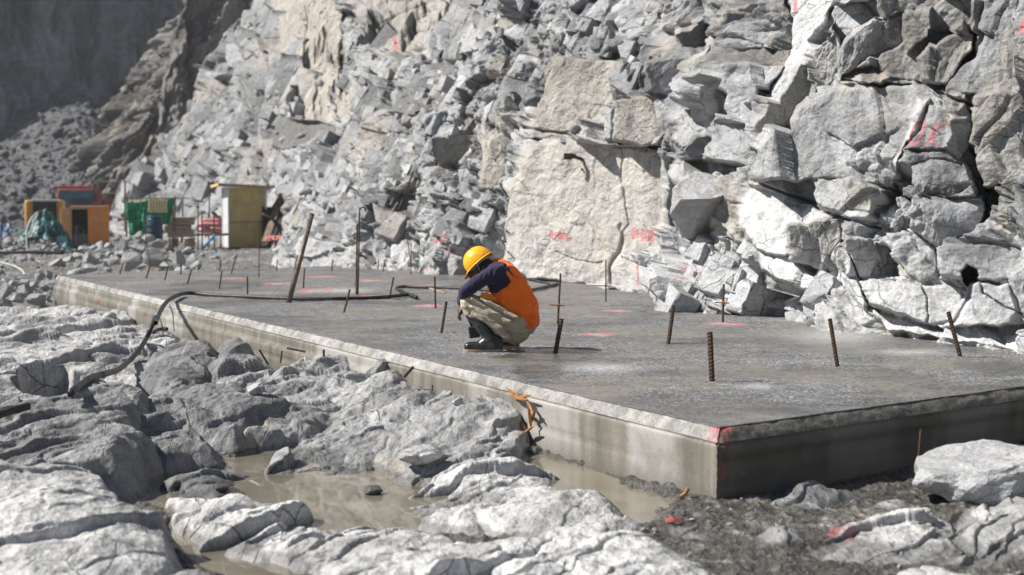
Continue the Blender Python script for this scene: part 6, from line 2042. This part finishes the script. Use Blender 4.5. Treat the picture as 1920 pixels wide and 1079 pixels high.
        L = float(np.linalg.norm((hh - tt)[:2])) + .09
        sc = L / .364
        u = (hh - tt); u[2] = 0; u /= np.linalg.norm(u); w = np.array([-u[1], u[0], 0])
        pts = [(a * sc, c * 1.08) for a, c in prof] + [(a * sc, -c * 1.08) for a, c in prof[::-1][1:-1]]
        vs, fs = [], []
        for z in (-.004, .022, .027):
            g = 1.0 if z < .025 else .97
            for a, c in pts:
                p_ = tt - FEET + u * a + w * c * g
                vs.append((p_[0], p_[1], z))
        m_ = len(pts)
        for k in range(2):
            for i in range(m_):
                fs.append((k * m_ + i, k * m_ + (i + 1) % m_, (k + 1) * m_ + (i + 1) % m_, (k + 1) * m_ + i))
        fs += [tuple(range(m_ - 1, -1, -1)), tuple(range(2 * m_, 3 * m_))]
        so = link('sole', mesh_from('sole', vs, fs), sole, bo)
    # hard hat
    hat = simple_material('yellow_helmet', (.86, .42, .012), (.92, .48, .02), .28, 5, spec=.5, bump=.03, bd=.004)
    up = Vector((-.62, .20, .74)).normalized(); fwd = Vector((-.74, -.02, -.62)); fwd = (fwd - up * fwd.dot(up)).normalized(); sd = up.cross(fwd)
    M = Matrix((sd, fwd, up)).transposed().to_4x4()
    M.translation = V(wp(899, 493, B + .01) - FEET)
    v, f = [], []
    nr, ns = 16, 44
    for i in range(nr + 1):
        a = i / nr * math.pi / 2
        for j in range(ns):
            t_ = 2 * math.pi * j / ns
            r = math.cos(a); x, y = .112 * r * math.sin(t_), .138 * r * math.cos(t_)
            z = .148 * math.sin(a) ** .92
            ridge = .006 * math.exp(-(math.sin(t_) / .16) ** 2) * math.sin(a * 2) + .004 * math.exp(-((abs(math.sin(t_)) - .45) / .1) ** 2) * math.sin(a * 2)
            v.append((x * (1 + ridge * 4), y, z + ridge))
    for i in range(nr):
        for j in range(ns):
            f.append((i * ns + j, i * ns + (j + 1) % ns, (i + 1) * ns + (j + 1) % ns, (i + 1) * ns + j))
    shell = link('hard_hat', mesh_from('hard_hat', [M @ Vector(p) for p in v], f), hat, rt, True)
    shell.modifiers.new('thick', 'SOLIDIFY').thickness = .004
    v, f = [], []
    prof = [(.0, .004), (.006, .001), (.014, -.004), (.020, -.006), (.020, -.010), (.012, -.008), (.0, -.004)]
    for j in range(ns):
        t_ = 2 * math.pi * j / ns
        ext = 1 + 1.6 * max(0, math.cos(t_)) ** 2
        for dr, dz in prof:
            r = 1 + dr * ext / .125
            v.append((.112 * r * math.sin(t_), .138 * r * math.cos(t_), dz - .012 * (ext - 1) * dr / .02))
    k = len(prof)
    for j in range(ns):
        for i in range(k - 1):
            f.append((j * k + i, ((j + 1) % ns) * k + i, ((j + 1) % ns) * k + i + 1, j * k + i + 1))
    link('brim', mesh_from('brim', [M @ Vector(p) for p in v], f), hat, shell, True)
    riv = simple_material('rivet', (.7, .68, .62), (.8, .78, .72), .4)
    for t_, z in ((1.75, .055), (2.1, .03), (1.2, .045), (4.6, .05)):
        a = math.asin(min(1, z / .148)); r = math.cos(a)
        MB().lathe([(0, -.002), (.005, -.002), (.004, .003), (0, .004)], 10, M @ Matrix.Translation((.114 * r * math.sin(t_), .140 * r * math.cos(t_), z)) @ Vector((math.sin(t_), math.cos(t_), .4)).to_track_quat('Z', 'Y').to_matrix().to_4x4()).build('rivet', riv, shell)
    # headband, hair and chin strap under the hat
    MB().lathe([(.094, -.02), (.097, -.01), (.097, .01), (.094, .016), (.090, .0)], 30, M @ Matrix.Diagonal((.98, 1.2, 1, 1))).build('headband', simple_material('headband', (.34, .23, .21), (.45, .32, .29), .8, 12), rt, True)
    hair = simple_material('black_hair', (.008, .007, .007), (.022, .018, .017), .7, 60, spec=.3)
    hcv = np.array(hc)
    blob('hair', [(hcv + np.array([.014, .0, .012]), (.082, .080, .098), (0, math.radians(-42), 0)), (wp(907, 500, B), .066, wp(913, 504, B), .058)], .007, hair, rt, 3,
         lambda p: .004 * fbm(p[:, 0] * 60 + p[:, 1] * 30, p[:, 2] * 60, 641, 3))
    st = simple_material('strap', (.35, .31, .27), (.46, .42, .37), .8)
    for s in (-1, 1):
        pts = [M @ Vector((.090 * s, .02, .0)), M @ Vector((.094 * s, .03, -.04)), M @ Vector((.075 * s, .045, -.09)), M @ Vector((.03 * s, .06, -.125))]
        MB().tube(crom([tuple(p) for p in pts], 14), .0042, 6).build('chin_strap', st, rt, True)
    # dark tool hanging from the hands
    a = wp(887, 612, B - .06)
    o = empty('hand_tool', V(a), 0, 'dark tool hanging from the hands of the crouching worker', 'tool')
    dk = simple_material('dark_tool', (.012, .012, .013), (.03, .03, .032), .55, 20)
    MB().box((-.045, -.022, -.105), (.05, .022, .0), Euler((0, math.radians(-8), 0)).to_matrix().to_4x4(), .010).build('head', dk, o)
    MB().tube([(-.005, 0, -.01), (-.06, .02, .11), (-.098, .045, .19)], .012, 8).build('handle', dk, o, True)


EMPTY0 = type('E', (), {'location': (0, 0, 0)})


_link = link
def link(name, me, mat=None, parent=None, smooth=False):
    return _link(name, me, mat, None if parent is EMPTY0 else parent, smooth)


build_worker()

# ------------------------------------------------------------------ dusty air of the pit
def build_haze():
    lo, hi = (-140, -12, -4.0), (70, 190, 60.0)
    me = MB().box(lo, hi)
    o = me.build('haze', None)
    m = bpy.data.materials.new('dusty_air'); m.use_nodes = True
    nt = m.node_tree
    nt.nodes.remove(nt.nodes['Principled BSDF'])
    v = nt.nodes.new('ShaderNodeVolumePrincipled')
    v.inputs['Color'].default_value = (.86, .90, .96, 1)
    v.inputs['Density'].default_value = HAZE
    v.inputs['Anisotropy'].default_value = .2
    nt.links.new(v.outputs[0], nt.nodes['Material Output'].inputs['Volume'])
    o.data.materials.append(m)
    tag(o, 'thin dusty air over the whole pit', 'haze', kind='stuff')


HAZE = .0006
build_haze()
